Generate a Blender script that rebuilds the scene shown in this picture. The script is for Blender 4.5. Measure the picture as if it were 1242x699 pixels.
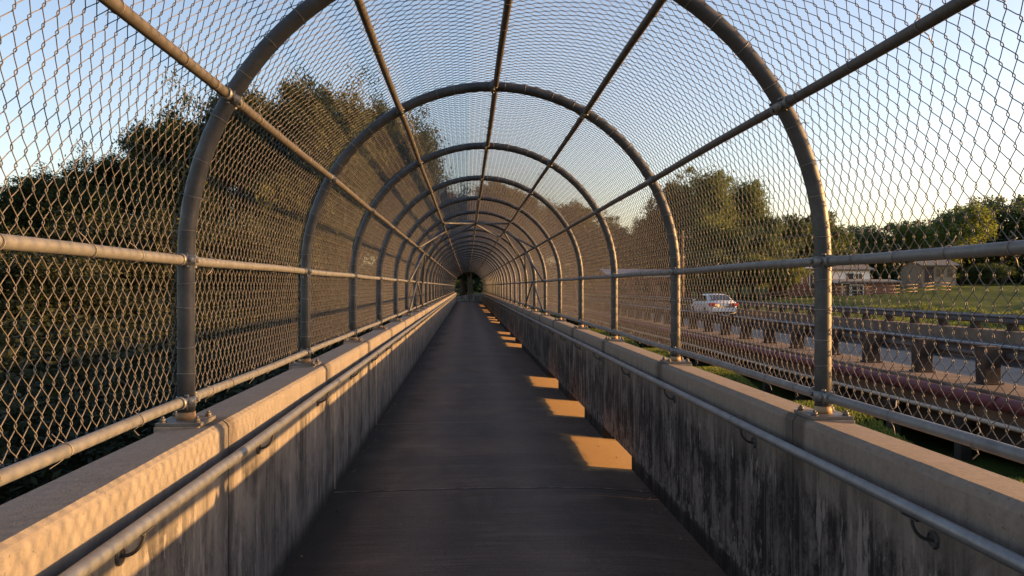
import bpy, bmesh, math, random
import numpy as np
from mathutils import Vector, Matrix, noise as mnoise

# ------------------------------------------------------------------ camera, sky, sun, exposure
scn = bpy.context.scene
C = scn.collection
R = math.radians
for o in list(bpy.data.objects):
    bpy.data.objects.remove(o)

EYE = 1.61
cam_d = bpy.data.cameras.new('camera')
cam_d.lens = 26.95
cam_d.sensor_width = 36.0
cam_d.clip_start = 0.02
cam_d.clip_end = 3000
cam = bpy.data.objects.new('camera', cam_d)
C.objects.link(cam)
cam.location = (-0.200, 0.0, EYE)
cam.rotation_euler = (R(89.9), 0, R(-3.38))
scn.camera = cam

SUN_EL = R(7.0)
SUN_AZ = R(89.3)            # clockwise from +Y: 90 = from +X
w = bpy.data.worlds.new('World')
scn.world = w
w.use_nodes = True
wn = w.node_tree
sky = wn.nodes.new('ShaderNodeTexSky')
sky.sky_type = 'NISHITA'
sky.sun_disc = False
sky.sun_elevation = SUN_EL
sky.sun_rotation = SUN_AZ
sky.altitude = 100
sky.air_density = 1.0
sky.dust_density = 1.5
sky.ozone_density = 1.3
bg = wn.nodes['Background']
bg.inputs[1].default_value = 0.15
tint = wn.nodes.new('ShaderNodeMix')
tint.data_type = 'RGBA'
tint.blend_type = 'MULTIPLY'
tint.inputs[0].default_value = 1.0
tint.inputs[7].default_value = (1.09, 0.955, 1.0, 1.0)      # evening haze, less green
wn.links.new(sky.outputs[0], tint.inputs[6])
wn.links.new(tint.outputs[2], bg.inputs[0])

sd = bpy.data.lights.new('sun', 'SUN')
sd.energy = 5.0
sd.angle = R(0.55)
sd.color = (1.0, 0.53, 0.18)
sun = bpy.data.objects.new('sun', sd)
C.objects.link(sun)
sdir = Vector((math.sin(SUN_AZ) * math.cos(SUN_EL), math.cos(SUN_AZ) * math.cos(SUN_EL), math.sin(SUN_EL)))
sun.rotation_euler = sdir.to_track_quat('Z', 'Y').to_euler()

scn.view_settings.view_transform = 'Standard'
scn.view_settings.look = 'None'
scn.view_settings.gamma = 1.0
scn.view_settings.use_curve_mapping = False
scn.view_settings.exposure = 1.45
scn.render.engine = 'CYCLES'
scn.cycles.use_denoising = True
scn.cycles.denoiser = 'OPENIMAGEDENOISE'
scn.cycles.denoising_input_passes = 'RGB_ALBEDO_NORMAL'
scn.cycles.denoising_prefilter = 'ACCURATE'
scn.cycles.max_bounces = 6
scn.cycles.diffuse_bounces = 3
scn.cycles.glossy_bounces = 2
scn.cycles.transmission_bounces = 3
scn.cycles.transparent_max_bounces = 6
scn.cycles.caustics_reflective = False
scn.cycles.caustics_refractive = False

rng = np.random.default_rng(7)

# footbridge dimensions (metres)
XL, XR = -1.24, 1.288          # inner faces
XLO, XRO = -1.49, 1.51        # outer faces
WTOP = 1.02
Y0, Y1 = -3.4, 76.6
HOOP0, STEP, NH = 3.36, 2.44, 31
SP = 1.724                       # springline
RAD = 1.40
ZBOT = 1.12

# ------------------------------------------------------------------ materials
class NT:
    def __init__(s, name):
        s.m = bpy.data.materials.new(name)
        s.m.use_nodes = True
        s.t = s.m.node_tree
        s.b = s.t.nodes['Principled BSDF']
        s.out = s.t.nodes['Material Output']
        s.co = s.t.nodes.new('ShaderNodeTexCoord')
    def n(s, typ, **kw):
        x = s.t.nodes.new(typ)
        for k, v in kw.items():
            setattr(x, k, v)
        return x
    def l(s, a, b):
        s.t.links.new(a, b)
    def mapping(s, scale=(1, 1, 1), loc=(0, 0, 0), src='Object'):
        m = s.n('ShaderNodeMapping')
        m.inputs['Scale'].default_value = scale
        m.inputs['Location'].default_value = loc
        s.l(s.co.outputs[src], m.inputs['Vector'])
        return m.outputs[0]
    def noise(s, vec, scale=5, detail=4, rough=0.55, dist=0.0):
        x = s.n('ShaderNodeTexNoise')
        x.inputs['Scale'].default_value = scale
        x.inputs['Detail'].default_value = detail
        x.inputs['Roughness'].default_value = rough
        x.inputs['Distortion'].default_value = dist
        s.l(vec, x.inputs['Vector'])
        return x.outputs['Fac']
    def ramp(s, fac, stops):
        x = s.n('ShaderNodeValToRGB')
        e = x.color_ramp.elements
        while len(e) < len(stops):
            e.new(0.5)
        for el, (p, c) in zip(e, stops):
            el.position = p
            el.color = (c, c, c, 1) if not isinstance(c, tuple) else (*c, 1)
        s.l(fac, x.inputs[0])
        return x.outputs[0]
    def mix(s, fac, a, b, mode='MIX'):
        x = s.n('ShaderNodeMix', data_type='RGBA', blend_type=mode)
        for v, i in ((fac, 0), (a, 6), (b, 7)):
            if isinstance(v, (int, float)):
                x.inputs[i].default_value = v if i == 0 else (v, v, v, 1)
            elif isinstance(v, tuple):
                x.inputs[i].default_value = (*v, 1)
            else:
                s.l(v, x.inputs[i])
        return x.outputs[2]
    def math(s, op, a, b=0.0, c=0.0):
        x = s.n('ShaderNodeMath', operation=op)
        for i, v in enumerate((a, b, c)):
            if isinstance(v, (int, float)):
                x.inputs[i].default_value = v
            else:
                s.l(v, x.inputs[i])
        return x.outputs[0]
    def maprange(s, v, a, b, c=0.0, d=1.0):
        x = s.n('ShaderNodeMapRange')
        s.l(v, x.inputs[0])
        for i, q in enumerate((a, b, c, d)):
            x.inputs[i + 1].default_value = q
        return x.outputs[0]
    def xyz(s, src='Object'):
        x = s.n('ShaderNodeSeparateXYZ')
        s.l(s.co.outputs[src], x.inputs[0])
        return x.outputs
    def bump(s, h, strength=0.3, dist=0.01):
        x = s.n('ShaderNodeBump')
        x.inputs['Strength'].default_value = strength
        x.inputs['Distance'].default_value = dist
        s.l(h, x.inputs['Height'])
        s.l(x.outputs[0], s.b.inputs['Normal'])
    def fin(s, col, rough=0.8, metal=0.0, spec=0.3):
        for v, k in ((col, 'Base Color'), (rough, 'Roughness'), (metal, 'Metallic'), (spec, 'Specular IOR Level')):
            if isinstance(v, tuple):
                s.b.inputs[k].default_value = (*v, 1)
            elif isinstance(v, (int, float)):
                s.b.inputs[k].default_value = v
            else:
                s.l(v, s.b.inputs[k])
        return s.m

def simple(name, col, rough=0.7, metal=0.0, var=0.25, scale=6.0, spec=0.3, bump=0.0):
    t = NT(name)
    v = t.mapping((1, 1, 1))
    f = t.noise(v, scale, 5)
    lo = tuple(c * (1 - var) for c in col)
    hi = tuple(min(1, c * (1 + var)) for c in col)
    c = t.ramp(f, [(0.3, lo), (0.7, hi)])
    if bump:
        t.bump(t.noise(v, scale * 8, 3), bump, 0.005)
    return t.fin(c, rough, metal, spec)

def concrete_wall(name, clean, grime, lo, hi, flakes, side):
    """Cast concrete with run-off streaks, mould and, near the foot, flaking."""
    t = NT(name)
    x, y, z = t.xyz()
    st = t.noise(t.mapping((0.3, 5.5, 0.35)), 2.0, 6, 0.6)
    st2 = t.noise(t.mapping((0.3, 16, 0.5), (3, 1, 0)), 1.6, 4, 0.6)
    bl = t.noise(t.mapping((1, 1.5, 1.0)), 2.4, 7, 0.68, 0.5)
    fine = t.noise(t.mapping((1, 1, 1)), 38, 5, 0.7)
    grain = t.noise(t.mapping((1, 1, 1)), 160, 2, 0.6)
    zz = t.math('ADD', z, t.math('MULTIPLY_ADD', st2, 0.28, -0.14))
    band = t.math('SUBTRACT', 1.0, t.maprange(zz, lo, hi))           # below the coping
    a = t.math('MULTIPLY_ADD', bl, 0.85, t.math('MULTIPLY', st, 0.60))
    a = t.math('MULTIPLY_ADD', fine, 0.30, t.math('ADD', a, -0.15))
    a = t.maprange(a, 0.58 if side > 0 else 0.64, 0.77 if side > 0 else 0.88)
    a2 = t.math('MULTIPLY', t.math('MULTIPLY_ADD', a, 0.88, 0.08), band)
    light = t.maprange(st2, 0.55, 0.70)                              # lime runs
    a2 = t.math('MULTIPLY', a2, t.math('MULTIPLY_ADD', light, -0.55, 1.0))
    col = t.mix(t.maprange(fine, 0.3, 0.7), tuple(c * 0.82 for c in clean), tuple(c * 1.12 for c in clean))
    col = t.mix(t.math('MULTIPLY', t.maprange(bl, 0.45, 0.7), 0.35), col, tuple(c * 0.62 for c in clean))
    col = t.mix(a2, col, grime)
    # pale lime bloom in ragged vertical patches
    lm = t.noise(t.mapping((0.5, 7, 1.6), (1, 6, 2)), 1.5, 7, 0.72)
    lz = t.math('MULTIPLY', t.maprange(z, 0.04, 0.2), t.math('SUBTRACT', 1.0, t.maprange(z, 0.72, 0.86)))
    lmask = t.math('MULTIPLY', t.maprange(lm, 0.565, 0.60), lz)
    col = t.mix(t.math('MULTIPLY', lmask, 0.75), col, tuple(min(1, c * 1.3) for c in clean))
    # dirty runs below the joints by every post
    jm = t.math('ABSOLUTE', t.math('SUBTRACT', t.math('MODULO', t.math('ADD', y, 2.44 * 4 - (HOOP0 + 0.06) + 1.22), 2.44), 1.22))
    jw = t.math('MULTIPLY_ADD', st2, 0.22, -0.02)
    run = t.math('SUBTRACT', 1.0, t.maprange(t.math('SUBTRACT', jm, jw), -0.03, 0.06))
    run = t.math('MULTIPLY', run, t.maprange(t.math('ADD', z, t.math('MULTIPLY_ADD', bl, 0.8, -0.4)), 0.15, 0.75))
    col = t.mix(t.math('MULTIPLY', run, 0.55), col, tuple(k * 1.3 for k in grime))
    rs = t.math('MULTIPLY', t.math('SUBTRACT', 1.0, t.maprange(t.math('ABSOLUTE', t.math('ADD', jm, -0.07)), 0.01, 0.05)), t.maprange(st, 0.5, 0.6))
    col = t.mix(t.math('MULTIPLY', t.math('MULTIPLY', rs, t.maprange(z, 0.55, 0.95)), 0.45), col, (0.10, 0.05, 0.025))
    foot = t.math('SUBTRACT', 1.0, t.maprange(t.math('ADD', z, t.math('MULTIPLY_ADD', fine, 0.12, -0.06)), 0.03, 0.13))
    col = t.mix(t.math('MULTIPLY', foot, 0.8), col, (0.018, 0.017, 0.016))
    if flakes:
        fl = t.noise(t.mapping((1, 2.2, 1.4), (9, 2, 1)), 7, 5, 0.7)
        fz = t.math('MULTIPLY', t.maprange(z, 0.05, 0.09), t.math('SUBTRACT', 1.0, t.maprange(z, 0.10, 0.42)))
        fm = t.maprange(t.math('MULTIPLY_ADD', fz, 0.17, fl), 0.66, 0.69)
        col = t.mix(t.math('MULTIPLY', fm, 0.75), col, (0.24, 0.21, 0.18))
    pits = t.noise(t.mapping((1, 1, 1), (5, 5, 5)), 55, 2, 0.5)
    col = t.mix(t.math('MULTIPLY', t.maprange(pits, 0.68, 0.74), 0.55), col, (0.03, 0.028, 0.025))
    h = t.math('ADD', t.math('MULTIPLY', fine, 0.6), t.math('MULTIPLY', grain, 0.35))
    h = t.math('ADD', h, t.math('MULTIPLY', st2, 0.22))
    t.bump(h, 0.32, 0.009)
    return t.fin(col, 0.9, 0, 0.2)

M = {}
M['wall_l'] = concrete_wall('concrete_streaked', (0.205, 0.186, 0.165), (0.040, 0.039, 0.039), 0.72, 1.0, False, -1)
M['wall_r'] = concrete_wall('concrete_mouldy', (0.22, 0.183, 0.150), (0.016, 0.0145, 0.0135), 0.66, 0.97, True, 1)

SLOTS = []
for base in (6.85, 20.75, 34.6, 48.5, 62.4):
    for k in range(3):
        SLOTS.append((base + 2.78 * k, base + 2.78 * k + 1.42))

def deck_mat():
    t = NT('broomed_concrete_deck')
    x, y, z = t.xyz()
    br = t.noise(t.mapping((0.8, 22, 1)), 2.2, 5, 0.65)
    br2 = t.noise(t.mapping((2, 70, 1)), 2.0, 3, 0.7)
    bl = t.noise(t.mapping((1, 0.7, 1)), 0.9, 5, 0.6)
    sp = t.noise(t.mapping((1, 1, 1)), 60, 4, 0.7)
    f = t.math('ADD', t.math('MULTIPLY', br, 0.42), t.math('MULTIPLY', bl, 0.58))
    f = t.math('ADD', f, t.math('MULTIPLY_ADD', sp, 0.36, -0.18))
    col = t.ramp(f, [(0.36, (0.046, 0.028, 0.018)), (0.52, (0.125, 0.079, 0.051)), (0.66, (0.225, 0.150, 0.100))])
    bands = t.noise(t.mapping((0.12, 1.5, 0), (0, 5, 0)), 1.0, 5, 0.6)
    col = t.mix(t.math('MULTIPLY', t.maprange(bands, 0.42, 0.66), 0.5), col, (0.042, 0.027, 0.018))
    pale = t.maprange(t.noise(t.mapping((0.5, 2.4, 0), (11, 1, 0)), 1.3, 6, 0.7), 0.55, 0.68)
    col = t.mix(t.math('MULTIPLY', pale, 0.35), col, (0.26, 0.19, 0.14))
    agg = t.noise(t.mapping((1, 1, 1), (6, 1, 2)), 130, 2, 0.7)
    col = t.mix(t.math('MULTIPLY', t.maprange(agg, 0.60, 0.68), 0.5), col, (0.27, 0.21, 0.165))
    col = t.mix(t.math('MULTIPLY', t.math('SUBTRACT', 1.0, t.maprange(agg, 0.33, 0.40)), 0.6), col, (0.025, 0.017, 0.012))
    blot = t.maprange(t.noise(t.mapping((1, 0.55, 1), (7, 3, 0)), 1.7, 7, 0.68, 0.6), 0.46, 0.66)
    col = t.mix(t.math('MULTIPLY', blot, 0.55), col, (0.040, 0.027, 0.019))
    spots = t.maprange(t.noise(t.mapping((1, 1, 1), (4, 8, 0)), 9, 3, 0.6), 0.70, 0.76)
    col = t.mix(t.math('MULTIPLY', spots, 0.6), col, (0.025, 0.018, 0.013))
    track = t.math('SUBTRACT', 1.0, t.maprange(t.math('ABSOLUTE', t.math('ADD', t.math('ABSOLUTE', t.math('ADD', x, 0.12)), -0.42)), 0.05, 0.28))
    col = t.mix(t.math('MULTIPLY', t.math('MULTIPLY', track, bl), 0.45), col, (0.23, 0.165, 0.12))
    # ragged dark strip toward the left wall foot
    ax = t.math('ABSOLUTE', t.math('ADD', x, -0.02))
    e = t.maprange(t.math('ADD', ax, t.math('MULTIPLY_ADD', bl, 0.6, -0.3)), 0.86, 1.12)
    e = t.math('MULTIPLY', e, t.math('LESS_THAN', x, 0.3))
    col = t.mix(t.math('MULTIPLY', e, 0.85), col, (0.014, 0.011, 0.009))
    sun_patch = None                                                       # pale warm tone painted in to brighten the sunlight at each drain slot
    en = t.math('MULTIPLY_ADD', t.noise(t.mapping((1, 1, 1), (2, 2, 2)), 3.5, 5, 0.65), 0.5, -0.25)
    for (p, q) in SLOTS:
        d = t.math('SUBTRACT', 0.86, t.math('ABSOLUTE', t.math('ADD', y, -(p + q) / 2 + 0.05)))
        sun_patch = d if sun_patch is None else t.math('MAXIMUM', sun_patch, d)
    sun_patch = t.math('MINIMUM', t.math('ADD', sun_patch, en), t.math('ADD', t.math('ADD', x, -0.80), t.math('MULTIPLY', en, 0.5)))
    sun_patch = t.maprange(sun_patch, 0.0, 0.16)
    sun_patch_col = t.mix(sp, (0.32, 0.185, 0.065), (0.60, 0.385, 0.145))
    col = t.mix(t.math('MULTIPLY', sun_patch, 0.9), col, sun_patch_col)
    wob = t.math('MULTIPLY_ADD', t.noise(t.mapping((2.5, 0, 0)), 2.0, 4, 0.6), 0.05, -0.025)
    yy = t.math('ADD', y, wob)
    for (jy, dark, wd) in JOINTS:
        d = t.math('ABSOLUTE', t.math('ADD', yy, -jy))
        if dark:
            mk = t.math('SUBTRACT', 1.0, t.maprange(d, wd * 0.8, wd * 1.2))
            col = t.mix(mk, col, (0.008, 0.007, 0.006))
            d2 = t.math('ABSOLUTE', t.math('ADD', yy, -jy - 0.022))
            mk = t.math('MULTIPLY', t.math('SUBTRACT', 1.0, t.maprange(d2, 0.008, 0.012)), t.maprange(t.noise(t.mapping((3, 0, 0)), 2, 3), 0.42, 0.6))
            col = t.mix(mk, col, (0.26, 0.20, 0.15))
        else:
            mk = t.math('MULTIPLY', t.math('SUBTRACT', 1.0, t.maprange(d, wd * 0.8, wd * 1.2)), t.math('LESS_THAN', x, 0.2))
            col = t.mix(t.math('MULTIPLY', mk, 0.7), col, (0.27, 0.22, 0.19))
    h = t.math('ADD', t.math('MULTIPLY', br2, 0.5), t.math('MULTIPLY', sp, 0.5))
    t.bump(h, 0.5, 0.006)
    return t.fin(col, t.ramp(bl, [(0.3, 0.62), (0.7, 0.85)]), 0, 0.35)
JOINTS = [(6.06, True, 0.015), (9.05, False, 0.008), (17.6, True, 0.024), (30.0, True, 0.015), (42.4, True, 0.015), (55, True, 0.015), (67, True, 0.015)]
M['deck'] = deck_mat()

def galv(name, lo, hi, rough=0.45, metal=0.55, rust=0.0):
    t = NT(name)
    v = t.mapping((1, 1, 1))
    f = t.noise(v, 9, 5, 0.65)
    s = t.noise(t.mapping((1, 1, 1), (3, 3, 3)), 70, 3, 0.6)
    c = t.ramp(f, [(0.3, lo), (0.7, hi)])
    c = t.mix(t.math('MULTIPLY', t.maprange(s, 0.5, 0.75), 0.35), c, tuple(k * 0.55 for k in lo))
    if rust:
        r = t.maprange(t.noise(v, 5, 6, 0.7), 0.55, 0.68)
        c = t.mix(t.math('MULTIPLY', r, rust), c, (0.20, 0.085, 0.03))
    t.bump(s, 0.15, 0.002)
    return t.fin(c, t.ramp(f, [(0.3, rough + 0.12), (0.7, rough)]), metal, 0.4)
M['rail'] = galv('galvanised_rail', (0.135, 0.137, 0.138), (0.205, 0.207, 0.208), 0.42, 0.3)
M['hoop'] = galv('weathered_steel_hoop', (0.050, 0.051, 0.052), (0.094, 0.095, 0.097), 0.46, 0.25)
M['purlin'] = galv('weathered_purlin', (0.066, 0.061, 0.057), (0.112, 0.104, 0.098), 0.5, 0.25)
M['handrail'] = galv('handrail_steel', (0.17, 0.18, 0.19), (0.26, 0.27, 0.285), 0.36, 0.55)
M['plate'] = galv('base_plate_steel', (0.11, 0.105, 0.10), (0.18, 0.17, 0.16), 0.5, 0.3, 0.5)
M['rusty'] = galv('rusty_collar', (0.28, 0.17, 0.09), (0.36, 0.25, 0.15), 0.7, 0.1, 0.9)
M['wire'] = galv('weathered_mesh_wire', (0.098, 0.090, 0.088), (0.155, 0.145, 0.140), 0.55, 0.2)
M['tie'] = galv('tie_wire', (0.18, 0.16, 0.145), (0.27, 0.25, 0.23), 0.5, 0.3)
M['sealant'] = simple('joint_sealant', (0.46, 0.36, 0.26), 0.8)
M['grout'] = simple('grout_pad', (0.24, 0.20, 0.165), 0.9, 0, 0.3, 12, 0.2, 0.4)
M['iron'] = galv('bracket_iron', (0.04, 0.04, 0.042), (0.075, 0.075, 0.075), 0.5, 0.3, 0.5)

# ------------------------------------------------------------------ mesh helpers
class MB:
    """Collects tubes, boxes and loose polygons into one mesh."""
    def __init__(s):
        s.v, s.f, s.mi, s.sm = [], [], [], []
        s.n = 0
    def add(s, verts, faces, mi=0, smooth=False):
        o = s.n
        s.v.extend([tuple(p) for p in verts])
        s.n += len(verts)
        for f in faces:
            s.f.append(tuple(i + o for i in f))
            s.mi.append(mi)
            s.sm.append(smooth)
    def box(s, lo, hi, mi=0, mat=None):
        (a, b, c), (d, e, f) = lo, hi
        v = [(a, b, c), (d, b, c), (d, e, c), (a, e, c), (a, b, f), (d, b, f), (d, e, f), (a, e, f)]
        if mat is not None:
            v = [tuple(mat @ Vector(p)) for p in v]
        s.add(v, [(0, 3, 2, 1), (4, 5, 6, 7), (0, 1, 5, 4), (1, 2, 6, 5), (2, 3, 7, 6), (3, 0, 4, 7)], mi)
    def bbox(s, lo, hi, bev, mi=0, mat=None):
        """Box with chamfered edges."""
        bm = bmesh.new()
        bmesh.ops.create_cube(bm, size=1)
        for q in bm.verts:
            q.co = Vector([(lo[i] + hi[i]) / 2 + q.co[i] * (hi[i] - lo[i]) for i in range(3)])
        bmesh.ops.bevel(bm, geom=bm.edges[:], offset=bev, segments=2, affect='EDGES', profile=0.5)
        s.bm(bm, mi, mat)
    def bm(s, bm, mi=0, mat=None, smooth=False):
        bm.verts.index_update()
        v = [q.co.copy() if mat is None else mat @ q.co for q in bm.verts]
        s.add(v, [[q.index for q in f.verts] for f in bm.faces], mi, smooth)
        bm.free()
    def tube(s, pts, r, seg=10, mi=0, caps=True, closed=False):
        pts = [Vector(p) for p in pts]
        n = len(pts)
        rr = r if isinstance(r, (list, tuple)) else [r] * n
        ref = None
        V = []
        for i, p in enumerate(pts):
            if closed:
                t = pts[(i + 1) % n] - pts[i - 1]
            else:
                t = pts[min(i + 1, n - 1)] - pts[max(i - 1, 0)]
            t.normalize()
            if ref is None:
                ref = t.orthogonal().normalized()
            ref = (ref - t * ref.dot(t)).normalized()
            b = t.cross(ref)
            for k in range(seg):
                a = 2 * math.pi * k / seg
                V.append(p + (ref * math.cos(a) + b * math.sin(a)) * rr[i])
        F = []
        for i in range(n if closed else n - 1):
            j = (i + 1) % n
            for k in range(seg):
                k2 = (k + 1) % seg
                F.append((i * seg + k, i * seg + k2, j * seg + k2, j * seg + k))
        s.add(V, F, mi, True)
        if caps and not closed:
            s.f.append(tuple(s.n - len(V) + k for k in reversed(range(seg)))); s.mi.append(mi); s.sm.append(False)
            s.f.append(tuple(s.n - seg + k for k in range(seg))); s.mi.append(mi); s.sm.append(False)
    def ring(s, c, axis, R_, r, seg=14, ts=5, mi=0):
        axis = Vector(axis).normalized()
        u = axis.orthogonal().normalized()
        b = axis.cross(u)
        pts = [Vector(c) + (u * math.cos(2 * math.pi * k / seg) + b * math.sin(2 * math.pi * k / seg)) * R_ for k in range(seg)]
        s.tube(pts, r, ts, mi, closed=True)
    def prism(s, poly, y0, y1, mi=0):
        """poly in (x,z), extruded along y."""
        n = len(poly)
        v = [(p[0], y0, p[1]) for p in poly] + [(p[0], y1, p[1]) for p in poly]
        f = [tuple(range(n)), tuple(reversed(range(n, 2 * n)))]
        f += [(i, i + n, (i + 1) % n + n, (i + 1) % n) for i in range(n)]
        s.add(v, f, mi)
    def mesh(s, name, mats):
        me = bpy.data.meshes.new(name)
        me.from_pydata(s.v, [], s.f)
        for m in (mats if isinstance(mats, (list, tuple)) else [mats]):
            me.materials.append(m)
        me.polygons.foreach_set('material_index', s.mi)
        me.polygons.foreach_set('use_smooth', s.sm)
        me.update()
        return me

def link(name, me, parent=None, loc=(0, 0, 0)):
    o = bpy.data.objects.new(name, me)
    C.objects.link(o)
    o.location = loc
    if parent:
        o.parent = parent
    return o

def tag(o, label=None, cat=None, group=None, kind=None):
    if label: o['label'] = label
    if cat: o['category'] = cat
    if group: o['group'] = group
    if kind: o['kind'] = kind
    return o

def empty(name, loc=(0, 0, 0), rz=0.0):
    o = bpy.data.objects.new(name, None)
    C.objects.link(o)
    o.location = loc
    o.rotation_euler = (0, 0, rz)
    o.empty_display_size = 0.1
    return o

def copy_tree(o, parent=None):
    c = o.copy()
    C.objects.link(c)
    c.parent = parent
    for ch in [q for q in KIDS.get(o.name, [])]:
        copy_tree(ch, c)
    return c
KIDS = {}

# ------------------------------------------------------------------ terrain
def sstep(a, b, x):
    t = np.clip((x - a) / (b - a), 0, 1)
    return t * t * (3 - 2 * t)

def ground_h(X, Y):
    X = np.asarray(X, float); Y = np.asarray(Y, float)
    left = -3.0 + 3.4 * sstep(-9, -22, X) + 1.5 * sstep(-30, -90, X)
    right = -2.3 + (1.86 + 0.16 * np.sin(Y * 1.15 + 0.6)) * sstep(2.4, 5.0, X) - 0.95 * sstep(5.75, 6.5, X) + 0.65 * sstep(17.5, 20.5, X) + 1.35 * sstep(20.5, 46, X) + 0.9 * sstep(46, 66, X) + 0.9 * sstep(70, 120, X) + 6 * sstep(140, 330, X)
    h = np.where(X < 0, left, right)
    h = np.where((X > -2.5) & (X < 3), -2.3 - 0.7 * sstep(1, -2.5, X), h)
    # the far bank: everything comes up to the deck beyond the last hoop
    bank = sstep(60, 77, Y)
    tgt = np.where(X < 3, -0.25 + 0.0 * X, np.where(X < 19, -0.75, h))
    h = h * (1 - bank) + tgt * bank
    h = h + 2.2 * sstep(110, 220, Y) * (X < 400)
    bump = (0.5 + 0.5 * (X > 0)) * 0.10 * np.sin(X * 0.35 + 1.3 * np.sin(Y * 0.21)) * np.sin(Y * 0.29 + 0.7) + 0.05 * np.sin(X * 1.1 + Y * 0.7)
    return h + bump * np.where(X > 0, X > 9.5, np.abs(X) > 3.5) * (np.abs(X - 13.5) > 5.5)

def gh(x, y):
    return float(ground_h(np.array([x]), np.array([y]))[0])

def ground_mat():
    t = NT('lawn_and_earth')
    v = t.mapping((1, 1, 1))
    a = t.noise(v, 0.10, 5, 0.6)
    b = t.noise(v, 0.9, 6, 0.65)
    c = t.noise(v, 14, 4, 0.7)
    f = t.math('ADD', t.math('MULTIPLY', a, 0.4), t.math('ADD', t.math('MULTIPLY', b, 0.35), t.math('MULTIPLY', c, 0.25)))
    col = t.ramp(f, [(0.36, (0.025, 0.042, 0.009)), (0.5, (0.07, 0.100, 0.018)), (0.62, (0.125, 0.145, 0.03)), (0.72, (0.17, 0.155, 0.06))])
    x, y, z = t.xyz()
    dirt = t.math('MULTIPLY', t.math('LESS_THAN', x, -1.0), t.maprange(b, 0.3, 0.6))
    col = t.mix(t.math('MULTIPLY', dirt, 0.7), col, (0.05, 0.042, 0.025))
    t.bump(t.math('ADD', c, t.noise(v, 40, 3)), 0.9, 0.08)
    return t.fin(col, 0.95, 0, 0.1)
M['ground'] = ground_mat()

def build_ground():
    def axis(knots):
        out = []
        for (a, b, st) in knots:
            out += list(np.arange(a, b, st))
        return np.array(out + [knots[-1][1]])
    xs = axis([(-700, -120, 40), (-120, -40, 6), (-40, 60, 1.0), (60, 140, 4), (140, 700, 35)])
    ys = axis([(-120, -20, 10), (-20, 110, 1.25), (110, 250, 7), (250, 1200, 60)])
    X, Y = np.meshgrid(xs, ys)
    Z = ground_h(X, Y)
    nx, ny = len(xs), len(ys)
    V = np.stack([X.ravel(), Y.ravel(), Z.ravel()], 1)
    i = np.arange(ny - 1)[:, None] * nx + np.arange(nx - 1)[None, :]
    F = np.stack([i, i + 1, i + nx + 1, i + nx], -1).reshape(-1, 4)
    me = bpy.data.meshes.new('ground')
    me.from_pydata(V.tolist(), [], F.tolist())
    me.polygons.foreach_set('use_smooth', [True] * len(F))
    me.materials.append(M['ground'])
    tag(link('ground', me), 'grassy ground falling away beneath the footbridge and rising as a lawn beyond the road', None, None, 'structure')
build_ground()

# ------------------------------------------------------------------ footbridge deck and concrete walls

def build_deck():
    m = MB()
    sec = [(-1.7, -0.42), (-1.7, -0.055), (XL - 0.02, -0.003), (-0.6, 0.010), (0.0, 0.016), (0.55, 0.010), (0.85, 0.0), (1.0, -0.014), (XR, -0.042), (1.62, -0.07), (1.62, -0.42)]
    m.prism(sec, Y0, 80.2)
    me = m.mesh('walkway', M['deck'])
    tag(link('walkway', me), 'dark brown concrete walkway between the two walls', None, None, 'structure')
build_deck()

def wall_section(side, zlo, jit):
    inn, out = (XL, XLO) if side < 0 else (XR, XRO)
    s = -1 if side < 0 else 1
    b = 0.024
    pts = [(inn, zlo), (inn + s * 0.004, WTOP - b - 0.25 + 0.25 * 1), (inn + s * 0.008 + jit, WTOP - b * 0.3), (inn + s * b + jit, WTOP + 0.005),
           (out - s * 0.012, WTOP - 0.010), (out, WTOP - 0.022), (out, zlo)]
    pts[1] = (inn, WTOP - b + jit)
    return pts

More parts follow.
